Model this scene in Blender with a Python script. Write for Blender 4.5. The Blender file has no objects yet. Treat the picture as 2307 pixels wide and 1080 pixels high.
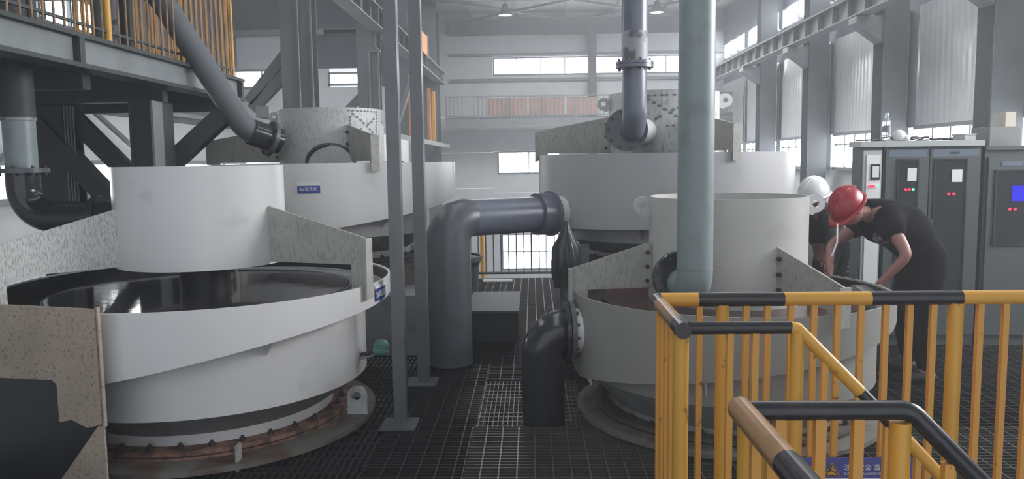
import bpy, math, random
from math import pi, sin, cos, radians as R_, atan2, sqrt, hypot
from mathutils import Vector, Matrix
random.seed(7)
S = bpy.context.scene
COL = S.collection

# ------------------------------------------------------------------ camera
F_PX, W_PX = 1750.0, 2307.0
cd = bpy.data.cameras.new('camera'); cam = bpy.data.objects.new('camera', cd); COL.objects.link(cam)
cd.sensor_width = 36.0; cd.lens = 36.0 * F_PX / W_PX; cd.clip_start = 0.05; cd.clip_end = 200
yaw, pitch, roll = R_(1.54), R_(5.7), R_(-0.75)
fw = Vector((-sin(yaw) * cos(pitch), cos(yaw) * cos(pitch), -sin(pitch)))
rt = fw.cross(Vector((0, 0, 1))).normalized(); up = rt.cross(fw)
rt2 = rt * cos(roll) + up * sin(roll); up2 = up * cos(roll) - rt * sin(roll)
M = Matrix((rt2, up2, -fw)).transposed().to_4x4(); M.translation = Vector((0, 0, 1.7))
cam.matrix_world = M
S.camera = cam
S.cycles.max_bounces = 6; S.cycles.diffuse_bounces = 4; S.cycles.glossy_bounces = 3; S.cycles.volume_bounces = 0

# ------------------------------------------------------------------ light and exposure
S.view_settings.view_transform = 'Standard'; S.view_settings.look = 'None'
S.view_settings.gamma = 1.0; S.view_settings.use_curve_mapping = False
S.view_settings.exposure = 0.22
w = bpy.data.worlds.new('overcast_sky'); S.world = w; w.use_nodes = True
bg = w.node_tree.nodes['Background']; bg.inputs[0].default_value = (0.86, 0.92, 1.0, 1); bg.inputs[1].default_value = 1.0
def area(name, loc, rot, sx, sy, power, col=(0.985, 0.985, 1.0)):
    l = bpy.data.lights.new(name, 'AREA'); l.shape = 'RECTANGLE'; l.size = sx; l.size_y = sy; l.energy = power; l.color = col
    o = bpy.data.objects.new(name, l); COL.objects.link(o); o.location = loc; o.rotation_euler = rot
    return o
# fill lights added out of view: overhead, right side and behind the photographer
area('roof_light', (-1.0, 4, 7.6), (0, 0, 0), 2.0, 11, 90)
area('roof_light', (4.6, 14, 7.6), (0, 0, 0), 1.6, 16, 170)
area('roof_light', (-6.2, 12, 7.6), (0, 0, 0), 1.6, 14, 200)
area('roof_light', (2.0, 24, 7.6), (0, 0, 0), 8.0, 5.5, 900)  # overhead fill added to brighten the back wall
area('gable_daylight', (-1.5, -5.0, 2.6), (R_(92), 0, R_(174)), 4.5, 2.6, 95)  # unseen fill added behind the camera for the tank fronts
area('window_daylight', (7.7, 6.0, 3.9), (0, R_(84), 0), 2.8, 4.8, 760)  # added to light the right flanks of the left tanks

# ------------------------------------------------------------------ mesh helper
class MB:
    def __init__(s): s.v = []; s.f = []; s.sm = []; s.mi = []; s.m = 0
    def add(s, vs, fs, smooth=False):
        b = len(s.v); s.v += [tuple(p) for p in vs]
        for f in fs: s.f.append([i + b for i in f]); s.sm.append(smooth); s.mi.append(s.m)
    def box(s, x0, y0, z0, x1, y1, z1):
        s.add([(x0,y0,z0),(x1,y0,z0),(x1,y1,z0),(x0,y1,z0),(x0,y0,z1),(x1,y0,z1),(x1,y1,z1),(x0,y1,z1)],
              [(0,3,2,1),(4,5,6,7),(0,1,5,4),(1,2,6,5),(2,3,7,6),(3,0,4,7)])
        return s
    def bar(s, a, b, w_, h_, upv=(0,0,1)):
        a = Vector(a); b = Vector(b); d = (b - a).normalized(); u = Vector(upv)
        if abs(d.dot(u)) > 0.99: u = Vector((0, 1, 0))
        r = d.cross(u).normalized() * (w_ / 2); t = r.cross(d).normalized() * (h_ / 2)
        vs = [a - r - t, a + r - t, a + r + t, a - r + t, b - r - t, b + r - t, b + r + t, b - r + t]
        s.add(vs, [(0,1,2,3),(7,6,5,4),(0,4,5,1),(1,5,6,2),(2,6,7,3),(3,7,4,0)])
        return s
    def tube(s, pts, r, n=16, caps=True, rr=None):
        pts = [Vector(p) for p in pts]; rings = []
        d0 = (pts[1] - pts[0]).normalized(); u = Vector((0, 0, 1)) if abs(d0.z) < 0.9 else Vector((0, 1, 0))
        u = (u - d0 * u.dot(d0)).normalized()
        for i, p in enumerate(pts):
            if i == 0: d = d0
            elif i == len(pts) - 1: d = (p - pts[i-1]).normalized()
            else: d = ((p - pts[i-1]).normalized() + (pts[i+1] - p).normalized()).normalized()
            u = (u - d * u.dot(d)).normalized(); v = d.cross(u)
            k = 1.0
            if 0 < i < len(pts) - 1:
                c = (p - pts[i-1]).normalized().dot(d); k = 1.0
            q = (rr[i] if rr else r)
            rings.append([p + u * (q * cos(2*pi*j/n)) + v * (q * sin(2*pi*j/n)) for j in range(n)])
        vs = [p for g in rings for p in g]
        fs = [(i*n + j, i*n + (j+1) % n, (i+1)*n + (j+1) % n, (i+1)*n + j) for i in range(len(pts)-1) for j in range(n)]
        s.add(vs, fs, True)
        if caps:
            s.add(rings[0], [tuple(range(n-1, -1, -1))]); s.add(rings[-1], [tuple(range(n))])
        return s
    def cyl(s, a, b, r, n=16, caps=True): return s.tube([a, b], r, n, caps)
    def lathe(s, prof, c=(0,0,0), n=72, smooth=True, a0=0, a1=2*pi):
        full = abs(a1 - a0 - 2*pi) < 1e-6; m = n if full else n + 1
        for k in range(len(prof) - 1):
            (r0, z0), (r1, z1) = prof[k], prof[k+1]
            vs = []
            for (r, z) in ((r0, z0), (r1, z1)):
                for j in range(m):
                    t = a0 + (a1 - a0) * j / n
                    zz = z(t) if callable(z) else z
                    vs.append((c[0] + r*cos(t), c[1] + r*sin(t), c[2] + zz))
            s.add(vs, [(j, (j+1) % m, m + (j+1) % m, m + j) for j in range(n)], smooth)
        return s
    def prism(s, poly, a, b):
        """poly: list of 3D points, extruded by the vector from a to b"""
        d = Vector(b) - Vector(a); n = len(poly); p = [Vector(q) for q in poly]
        s.add(p + [q + d for q in p], [tuple(range(n-1, -1, -1)), tuple(range(n, 2*n))] + [(i, (i+1) % n, n + (i+1) % n, n + i) for i in range(n)])
        return s
    def ellip(s, c, rx, ry, rz, n=16, m=10, rot=None, z0=-1.0):
        vs = []; fs = []
        t0 = math.asin(z0) if z0 > -1 else -pi/2
        for i in range(m+1):
            t = t0 + (pi/2 - t0) * i / m
            for j in range(n):
                q = Vector((rx*cos(t)*cos(2*pi*j/n), ry*cos(t)*sin(2*pi*j/n), rz*sin(t)))
                if rot: q = rot @ q
                vs.append(Vector(c) + q)
        for i in range(m):
            for j in range(n): fs.append((i*n+j, i*n+(j+1)%n, (i+1)*n+(j+1)%n, (i+1)*n+j))
        s.add(vs, fs, True); return s
    def build(s, name, mat, parent=None, loc=None):
        me = bpy.data.meshes.new(name); me.from_pydata(s.v, [], s.f)
        mats = mat if isinstance(mat, (list, tuple)) else [mat]
        for m_ in mats: me.materials.append(m_)
        me.polygons.foreach_set('use_smooth', s.sm)
        me.polygons.foreach_set('material_index', s.mi)
        me.update()
        o = bpy.data.objects.new(name, me); COL.objects.link(o)
        if parent is not None:
            o.parent = parent
            # vertices are written in world space: undo the parent's placement (parents are never rotated)
            o.location = -Vector(wloc(parent))
        if loc: o.location = loc
        return o
def wloc(o):
    v = Vector((0, 0, 0))
    while o is not None: v += Vector(o.location); o = o.parent
    return v
def tag(o, label=None, cat=None, group=None, kind=None):
    if label: o['label'] = label
    if cat: o['category'] = cat
    if group: o['group'] = group
    if kind: o['kind'] = kind
    return o
def thing(name, label, cat, loc=(0,0,0), group=None):
    o = bpy.data.objects.new(name, None); COL.objects.link(o); o.location = loc; o.empty_display_size = 0.1
    return tag(o, label, cat, group)
def holder(name):
    o = bpy.data.objects.new(name, None); COL.objects.link(o); o['kind'] = 'structure'; return o
def struct(o): o['kind'] = 'structure'; return o
def arc(c, a, b, rad, n=8):
    """rounded corner at c between the directions towards a and b"""
    c = Vector(c); da = (Vector(a) - c).normalized(); db = (Vector(b) - c).normalized()
    ang = da.angle(db); t = rad / math.tan(ang/2); p0 = c + da*t; p1 = c + db*t
    ctr = c + (da + db).normalized() * (rad / sin(ang/2))
    out = []
    for i in range(n+1):
        k = i / n; v = (p0 - ctr).normalized().lerp((p1 - ctr).normalized(), k)
        v0 = (p0 - ctr).normalized(); v1 = (p1 - ctr).normalized(); om = v0.angle(v1)
        v = (v0 * sin((1-k)*om) + v1 * sin(k*om)) / sin(om)
        out.append(ctr + v * rad)
    return out

# ------------------------------------------------------------------ materials
def mat(name, col, rough=0.5, metal=0.0, dirt=None, damt=0.0, dscale=6.0, bump=0.0, bscale=40, streak=0.0, sscale=9, slo=0.52, shi=0.74, sst=0.12, dlo=0.5, dhi=0.7, spec=0.5, emit=None, es=0.0, var=0.0, alpha=None):
    m = bpy.data.materials.new(name); m.use_nodes = True; nt = m.node_tree; N = nt.nodes; L = nt.links
    b = N['Principled BSDF']; b.inputs['Base Color'].default_value = (*col, 1); b.inputs['Roughness'].default_value = rough
    b.inputs['Metallic'].default_value = metal; b.inputs['Specular IOR Level'].default_value = spec
    if emit: b.inputs['Emission Color'].default_value = (*emit, 1); b.inputs['Emission Strength'].default_value = es
    tc = N.new('ShaderNodeTexCoord'); last = None
    def noise(sc, stretch=None, det=4):
        n = N.new('ShaderNodeTexNoise'); n.inputs['Scale'].default_value = sc; n.inputs['Detail'].default_value = det
        if stretch:
            mp = N.new('ShaderNodeMapping'); mp.inputs['Scale'].default_value = stretch
            L.new(tc.outputs['Object'], mp.inputs[0]); L.new(mp.outputs[0], n.inputs['Vector'])
        else: L.new(tc.outputs['Object'], n.inputs['Vector'])
        return n
    def mix(fac, a, bcol, amt, lo, hi):
        mr = N.new('ShaderNodeMapRange'); mr.inputs[1].default_value = lo; mr.inputs[2].default_value = hi; mr.inputs[4].default_value = amt
        L.new(fac, mr.inputs[0]); mx = N.new('ShaderNodeMix'); mx.data_type = 'RGBA'
        L.new(mr.outputs[0], mx.inputs['Factor'])
        if a is None: mx.inputs['A'].default_value = (*col, 1)
        else: L.new(a, mx.inputs['A'])
        mx.inputs['B'].default_value = (*bcol, 1); return mx.outputs['Result']
    if var > 0:
        last = mix(noise(1.7, None, 3).outputs['Fac'], last, tuple(c*(1-var) for c in col), 1.0, 0.35, 0.65)
    if damt > 0:
        last = mix(noise(dscale, None, 8).outputs['Fac'], last, dirt or (0.05,0.045,0.04), damt, dlo, dhi)
    if streak > 0:
        last = mix(noise(sscale, (1.0, 1.0, sst), 5).outputs['Fac'], last, dirt or (0.06,0.055,0.05), streak, slo, shi)
    if last is not None: L.new(last, b.inputs['Base Color'])
    if bump > 0:
        n = noise(bscale); bp = N.new('ShaderNodeBump'); bp.inputs['Strength'].default_value = bump; bp.inputs['Distance'].default_value = 0.01
        L.new(n.outputs['Fac'], bp.inputs['Height']); L.new(bp.outputs[0], b.inputs['Normal'])
    return m
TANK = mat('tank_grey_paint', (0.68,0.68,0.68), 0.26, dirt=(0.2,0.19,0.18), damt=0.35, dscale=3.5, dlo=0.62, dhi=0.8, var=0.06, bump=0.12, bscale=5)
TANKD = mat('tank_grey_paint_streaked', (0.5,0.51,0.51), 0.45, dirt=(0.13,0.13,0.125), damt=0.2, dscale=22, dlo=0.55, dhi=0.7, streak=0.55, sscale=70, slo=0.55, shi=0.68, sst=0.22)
TANK1 = mat('tank_grey_paint_dull', (0.29,0.29,0.272), 0.4, dirt=(0.12,0.12,0.11), damt=0.35, dscale=3.5, dlo=0.6, dhi=0.8, var=0.08, bump=0.12, bscale=5)  # darker grey base for ring, shell and neck behind the guard rails
TANK2 = mat('tank_grey_paint_aged', (0.40,0.40,0.41), 0.35, dirt=(0.15,0.15,0.15), damt=0.3, dscale=3.5, dlo=0.62, dhi=0.8, var=0.06, bump=0.12, bscale=5)  # mid grey base for the raised back right tank
ARM = mat('arm_dusty_paint', (0.40,0.40,0.37), 0.6, dirt=(0.15,0.145,0.13), damt=0.3, dscale=9, dlo=0.5, dhi=0.75, streak=0.5, sscale=90, slo=0.5, shi=0.68, sst=0.25)
ARMSTR = mat('arm_splashed_paint', (0.66,0.66,0.64), 0.6, dirt=(0.22,0.215,0.21), streak=0.8, sscale=210, slo=0.48, shi=0.66, sst=0.16)
BEIGE = mat('beige_stained_steel', (0.42,0.345,0.275), 0.7, dirt=(0.13,0.09,0.07), damt=0.7, dscale=62, dlo=0.55, dhi=0.68, var=0.3, bump=0.3, bscale=30)
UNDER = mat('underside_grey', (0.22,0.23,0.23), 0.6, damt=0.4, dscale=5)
RUST = mat('rusty_flange', (0.30,0.17,0.12), 0.8, dirt=(0.09,0.06,0.05), damt=0.9, dscale=12, dlo=0.4, dhi=0.6, bump=0.4, bscale=60)
FLG = mat('dark_grimy_flange', (0.085,0.08,0.075), 0.7, dirt=(0.12,0.07,0.05), damt=0.7, dscale=10, dlo=0.5, dhi=0.65)
BOLT = mat('bolt_dark_steel', (0.07,0.06,0.06), 0.55, 0.4)
BASEP = mat('base_plate_olive', (0.16,0.16,0.14), 0.6, dirt=(0.10,0.05,0.04), damt=0.8, dscale=5, dlo=0.45, dhi=0.62)
WATER = mat('slurry_water', (0.03,0.028,0.03), 0.07, bump=0.10, bscale=7, spec=0.3)
WATERB = mat('launder_black_slurry', (0.02,0.018,0.018), 0.25, bump=0.1, bscale=12)
WATERR = mat('launder_red_slurry', (0.06,0.018,0.018), 0.2, bump=0.1, bscale=12)
RUBBER = mat('black_rubber_liner', (0.02,0.021,0.024), 0.3, bump=0.1)
PIPEBL = mat('blue_grey_pipe_paint', (0.14,0.155,0.20), 0.28, damt=0.2, dscale=9)
PIPEDK = mat('dark_grey_pipe_paint', (0.09,0.10,0.115), 0.35, damt=0.3, dscale=7)
PIPEGR = mat('green_grey_pipe_paint', (0.25,0.30,0.31), 0.4, damt=0.2, dscale=8, var=0.1)
PIPEGY = mat('black_gloss_pipe', (0.03,0.032,0.038), 0.16)
PATCHY = mat('patchy_lilac_pipe', (0.30,0.30,0.33), 0.5, dirt=(0.09,0.10,0.11), damt=0.9, dscale=9, dlo=0.5, dhi=0.56)
STEEL = mat('structural_steel_grey', (0.108,0.123,0.136), 0.55, damt=0.25, dscale=2, var=0.12)
STEELD = mat('structural_steel_dark', (0.042,0.052,0.054), 0.6, damt=0.3, dscale=3, var=0.15)
STEELL = mat('structural_steel_light', (0.23,0.255,0.265), 0.5, damt=0.35, dscale=3, dirt=(0.12,0.12,0.12))
POST = mat('galvanised_post', (0.14,0.15,0.16), 0.35, 0.3, damt=0.2, dscale=4)
YEL = mat('yellow_rail_paint', (0.70,0.37,0.055), 0.38, dirt=(0.12,0.05,0.02), damt=0.8, dscale=17, dlo=0.66, dhi=0.74, var=0.1)
OLDY = mat('worn_orange_picket', (0.34,0.19,0.09), 0.6, dirt=(0.10,0.09,0.09), damt=0.9, dscale=5, dlo=0.42, dhi=0.6)
YELB = mat('yellow_picket_paint', (0.66,0.33,0.06), 0.45, dirt=(0.10,0.04,0.02), damt=0.8, dscale=21, dlo=0.64, dhi=0.72)
BLK = mat('black_rail_paint', (0.03,0.03,0.034), 0.25, damt=0.3, dscale=15, dirt=(0.08,0.07,0.06))
BRN = mat('brown_worn_rail', (0.36,0.20,0.09), 0.25, damt=0.6, dscale=9, dirt=(0.08,0.05,0.04))
GRATE = mat('wet_grating_steel', (0.035,0.035,0.036), 0.42, 0.4, damt=0.5, dscale=5, dirt=(0.015,0.015,0.015), bump=0.2)
GRATEL = mat('galvanised_grating', (0.12,0.12,0.11), 0.38, 0.5, damt=0.6, dscale=4, dirt=(0.03,0.03,0.03), bump=0.2)
PED = mat('grey_pedestal', (0.22,0.22,0.23), 0.7, damt=0.5, dscale=3, dirt=(0.07,0.07,0.07))
FLOORL = mat('dark_wet_concrete', (0.045,0.045,0.047), 0.5, damt=0.4, dscale=2)
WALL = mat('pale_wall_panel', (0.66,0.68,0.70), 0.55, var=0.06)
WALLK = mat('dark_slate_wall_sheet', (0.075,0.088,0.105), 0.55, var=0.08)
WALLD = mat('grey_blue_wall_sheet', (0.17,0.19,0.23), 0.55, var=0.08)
SHEET = mat('silver_corrugated_sheet', (0.85,0.87,0.88), 0.27, 0.35, var=0.08, bump=0.12, bscale=7)
ORANGE = mat('orange_sheet', (0.62,0.24,0.08), 0.6, var=0.2)
ORPALE = mat('faded_orange_panel', (0.52,0.35,0.30), 0.7, var=0.15)
CAB = mat('cabinet_grey_green', (0.082,0.095,0.095), 0.45, var=0.06)
CABT = mat('cabinet_pale_top', (0.42,0.44,0.44), 0.45)
CABB = mat('cabinet_blue_grey', (0.14,0.17,0.22), 0.35, var=0.06)
CABG = mat('cabinet_dark_glass', (0.03,0.036,0.04), 0.15)
PAPER = mat('white_paper', (0.75,0.76,0.76), 0.7)
TRIMB = mat('black_door_seal', (0.02,0.02,0.022), 0.5)
GREENV = mat('teal_valve_paint', (0.10,0.24,0.22), 0.3)
SIGNB = mat('blue_sign', (0.07,0.08,0.32), 0.4)
SIGNB2 = mat('blue_name_plate', (0.03,0.07,0.32), 0.4)
SIGNW = mat('white_lettering', (0.8,0.8,0.82), 0.6)
SIGNY = mat('warning_yellow', (0.72,0.42,0.08), 0.6)
SIGNK = mat('warning_black', (0.05,0.03,0.03), 0.6)
REDH = mat('red_helmet', (0.30,0.018,0.03), 0.33)
WHTH = mat('white_helmet', (0.66,0.68,0.69), 0.22)
GRYH = mat('grey_cap', (0.18,0.19,0.2), 0.5)
SKIN = mat('skin', (0.28,0.13,0.11), 0.5)
HAIR = mat('black_hair', (0.015,0.014,0.014), 0.5)
SHIRT = mat('black_tshirt', (0.010,0.010,0.012), 0.95, spec=0.08)
SHIRTG = mat('dark_grey_shirt', (0.04,0.043,0.047), 0.95, spec=0.08)
PANTS = mat('dark_trousers', (0.009,0.009,0.011), 0.95, spec=0.08)
PRINT = mat('grey_shirt_print', (0.16,0.16,0.16), 0.8, dirt=(0.03,0.03,0.03), damt=1.0, dscale=40, dlo=0.48, dhi=0.52)
SHOE = mat('black_shoe', (0.02,0.02,0.02), 0.6)
LACE = mat('white_cord', (0.7,0.7,0.7), 0.6)
CARD = mat('tan_cardboard', (0.55,0.50,0.42), 0.8)
BAG = mat('black_plastic_wrap', (0.035,0.04,0.045), 0.3, bump=0.5, bscale=14)
BLUEC = mat('turquoise_cloth', (0.10,0.36,0.42), 0.7)
def emis(name, col, s):
    m = bpy.data.materials.new(name); m.use_nodes = True; nt = m.node_tree; nt.nodes.clear()
    e = nt.nodes.new('ShaderNodeEmission'); e.inputs[0].default_value = (*col, 1); e.inputs[1].default_value = s
    o = nt.nodes.new('ShaderNodeOutputMaterial'); nt.links.new(e.outputs[0], o.inputs[0]); return m
DAY = emis('daylit_frosted_pane', (0.93,0.97,1.0), 9.0)
GLOW = emis('daylit_roof_pane', (0.93,0.97,1.0), 1.0)  # glow of the added panes overhead and on the near right wall
LED_R = emis('red_indicator_light', (1.0,0.03,0.08), 2.2); LED_G = emis('green_indicator_light', (0.15,1.0,0.45), 1.5)
SCREEN = emis('blue_screen', (0.03,0.03,0.75), 1.0)
LAMPE = emis('lamp_diffuser', (0.9,0.95,1.0), 1.6)
def clear_plastic():
    m = bpy.data.materials.new('clear_plastic'); m.use_nodes = True; nt = m.node_tree; b = nt.nodes['Principled BSDF']
    b.inputs['Base Color'].default_value = (0.85,0.9,0.92,1); b.inputs['Roughness'].default_value = 0.08; b.inputs['Transmission Weight'].default_value = 0.85; b.inputs['IOR'].default_value = 1.2
    return m
CLEAR = clear_plastic()
FILMY = mat('milky_plastic_bag', (0.6,0.62,0.63), 0.4, bump=0.4, bscale=20)

# ================================================================== SETTING
# lower floor, ceiling, walls
LF = -4.0
struct(MB().box(-13, -6, LF-0.2, 9, 33.4, LF).build('floor_lower', FLOORL))
ceil = struct(MB().box(-13, -6, 7.85, 9, 33.4, 8.0).build('ceiling', mat('roof_sheet', (0.35,0.37,0.38), 0.6)))
for k, x in enumerate([-8.5,-6.5,-4.5,-2.5,-0.6,1.4,3.4,5.4,7.2]):
    MB().box(x-0.04, 10, 7.7, x+0.04, 33, 7.85).build('purlin', STEELL, ceil)
for y in (27.5, 22.2):
    MB().box(-3.4, y-0.12, 7.25, 8, y+0.12, 7.7).build('rafter', STEEL, ceil)
MB().box(-3.4, 32.6, 6.95, 8, 33.0, 7.55).build('eaves_beam', STEEL, ceil)
for (x0,y0,x1,y1) in ((-2.6,28.5,1.4,32.4),(1.4,28.5,-2.6,32.4),(1.6,28.5,6.4,32.4),(6.4,28.5,1.6,32.4)):
    MB().bar((x0,y0,7.45),(x1,y1,7.45),0.09,0.09).build('roof_brace', STEEL, ceil)
for (x,y,sx,sy) in ((2.0,24,8.0,5.5),(-1.0,4,2.0,11),(4.6,14,1.6,16),(-6.2,12,1.6,14)):
    MB().box(x-sx/2, y-sy/2, 7.78, x+sx/2, y+sy/2, 7.8).build('roof_light_pane', GLOW, ceil)  # unseen glowing panes added to go with the overhead fill

# back wall with panel joints
def hwall(name, mat_, segs, parent=None):
    o = MB()
    for s_ in segs: o.box(*s_)
    return struct(o.build(name, mat_, parent))
YB = 33.0
bw = holder('wall_back')
def panels_back(x0, x1, zs, m_=WALL):
    for i in range(len(zs)-1):
        MB().box(x0, YB, zs[i]+0.015, x1, YB+0.12, zs[i+1]).build('wall_panel', m_, bw)
panels_back(-4.0, -1.62, [LF,-2.4,-0.9,0.6,2.1,3.6,5.1,6.3,7.85]); panels_back(6.6, 9.0, [LF,-2.4,-0.9,0.6,2.1,3.6,5.1,6.3,7.85])
# window columns in between
panels_back(-1.62, 6.6, [6.07,6.95,7.85]); panels_back(-1.62, 6.6, [2.15,3.3,4.4,5.3])
panels_back(1.2, 6.6, [LF,-2.4,-0.9,0.6,1.2,2.15])
panels_back(-1.62, 1.2, [-1.35,-0.4,0.4,1.2]); panels_back(-1.62, 1.2, [LF,-3.4,-2.9]); 
def window_box(name, x0, z0, x1, z1, y=YB, nx=1, nz=1, m_=DAY, th=0.04):
    wd = holder(name)
    f = MB(); fw_=0.06
    f.box(x0, y-0.03, z0, x0+fw_, y+0.1, z1); f.box(x1-fw_, y-0.03, z0, x1, y+0.1, z1)
    f.box(x0, y-0.03, z0, x1, y+0.1, z0+fw_); f.box(x0, y-0.03, z1-fw_, x1, y+0.1, z1)
    f.build('window_frame', STEELL, wd)
    for i in range(nx):
        for j in range(nz):
            a0 = x0+(x1-x0)*i/nx; a1 = x0+(x1-x0)*(i+1)/nx; b0 = z0+(z1-z0)*j/nz; b1 = z0+(z1-z0)*(j+1)/nz
            MB().box(a0+th/2, y+0.03, b0+th/2, a1-th/2, y+0.05, b1-th/2).build('pane', m_, wd)
    for i in range(1, nx):
        a0 = x0+(x1-x0)*i/nx; MB().box(a0-th/2, y-0.01, z0, a0+th/2, y+0.08, z1).build('mullion', STEELL, wd)
    for j in range(1, nz):
        b0 = z0+(z1-z0)*j/nz; MB().box(x0, y-0.01, b0-th/2, x1, y+0.08, b0+th/2).build('transom', STEELL, wd)
    return wd
window_box('window_1', -1.6, 5.3, 2.42, 6.05, nx=4)
window_box('window_2', 2.65, 5.3, 6.6, 6.05, nx=4)
window_box('window_3', -1.45, 1.2, 1.2, 2.15, nx=2)
window_box('window_4', -1.32, -2.9, 1.15, -1.35, nx=4, nz=2)
MB().box(-1.62,YB,-2.9,-1.32,YB+.12,-1.35).build('wall_panel', WALL, bw)
MB().box(1.15,YB,-2.9,1.2,YB+.12,-1.35).build('wall_panel', WALL, bw)
MB().box(-1.62,YB,1.2,-1.45,YB+.12,2.15).build('wall_panel', WALL, bw)
for x in (2.53,):
    c = MB(); c.box(x-0.17, 32.6, LF, x+0.17, 32.66, 7.0).box(x-0.02,32.66,LF,x+0.02,32.94,7.0).box(x-0.17,32.94,LF,x+0.17,33.0,7.0).build('wall_column', STEEL, bw)
MB().box(-3.4, 32.85, 5.05, 8, 33.0, 5.17).build('wall_girt', STEELL, bw)
MB().box(-3.4, 32.85, 6.1, 8, 33.0, 6.2).build('wall_girt', STEELL, bw)

# left bay: end wall at y 24, side wall at x -9
lw = holder('wall_left_bay_end')
YL = 24.0
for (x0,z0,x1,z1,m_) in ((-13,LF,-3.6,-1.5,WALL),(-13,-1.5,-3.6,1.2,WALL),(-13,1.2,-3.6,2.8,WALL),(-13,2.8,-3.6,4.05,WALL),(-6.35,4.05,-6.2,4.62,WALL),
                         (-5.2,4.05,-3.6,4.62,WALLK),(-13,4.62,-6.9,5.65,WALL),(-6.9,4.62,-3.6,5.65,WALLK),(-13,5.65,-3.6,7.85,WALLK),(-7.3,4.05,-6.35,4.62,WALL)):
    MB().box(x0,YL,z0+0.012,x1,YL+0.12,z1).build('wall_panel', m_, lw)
window_box('window_5', -13, 4.05, -7.3, 4.62, YL, nx=6)
window_box('window_6', -6.2, 4.1, -5.2, 4.5, YL, nx=1)
MB().box(-6.25,YL-0.2,5.6,-3.6,YL,5.75).build('wall_girt', STEEL, lw)
MB().box(-13,YL-0.2,5.62,-3.6,YL,5.78).build('wall_girt', STEELL, lw)
wp = holder('wall_partition')
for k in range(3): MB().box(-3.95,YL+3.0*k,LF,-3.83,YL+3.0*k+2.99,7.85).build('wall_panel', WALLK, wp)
ls = holder('wall_left')
XL = -9.0
for (y0,z0,y1,z1) in ((-6,LF,24,-1.5),(-6,-1.5,24,0.2),(-6,0.2,24,1.2),(-6,1.75,24,2.8),(-6,2.8,15.8,4.45),(18.6,2.8,24,4.45),(15.8,2.8,18.6,2.88),(15.8,3.6,18.6,4.45),(-6,5.0,24,7.85),(-6,4.45,12.5,5.0),(17.5,4.45,24,5.0),(-6,1.2,10,1.75)):
    for k in range(6):
        a = y0+(y1-y0)*k/6; b = y0+(y1-y0)*(k+1)/6-0.015
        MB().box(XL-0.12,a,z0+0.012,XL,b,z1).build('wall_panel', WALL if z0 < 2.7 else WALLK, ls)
for z in (1.14,1.8,3.0): MB().box(XL,-6,z-0.05,XL+0.12,24,z+0.05).build('wall_girt', STEELL, ls)
wl = holder('window_23')
for k in range(5):
    a = 12.5+1.0*k; MB().box(XL-0.08,a+0.03,4.45,XL-0.05,a+0.8,5.0).build('pane', DAY, wl); MB().box(XL-0.1,a+0.8,4.45,XL+0.02,a+1.03,5.0).build('mullion', STEELD, wl)
wl = holder('window_24')
for k,(a,b_) in enumerate(((15.85,16.55),(16.75,17.6),(17.7,18.5))): MB().box(XL-0.08,a,2.9,XL-0.05,b_,3.58).build('pane', DAY, wl); MB().box(XL-0.1,b_,2.88,XL+0.02,b_+0.12,3.6).build('mullion', STEELD, wl)
wl = holder('window_7')
for k in range(10):
    a = 10+1.4*k; MB().box(XL-0.08,a+0.03,1.2,XL-0.05,a+1.37,1.75).build('pane', DAY, wl); MB().box(XL-0.1,a-0.03,1.2,XL+0.02,a+0.03,1.75).build('mullion', STEELL, wl)
for (a,b) in (((XL+0.3,12,4.4),(XL+0.3,18,1.6)),((XL+0.3,18,4.4),(XL+0.3,12,1.6))):
    MB().bar(a,b,0.08,0.08).build('wall_brace', STEEL, ls)

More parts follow.
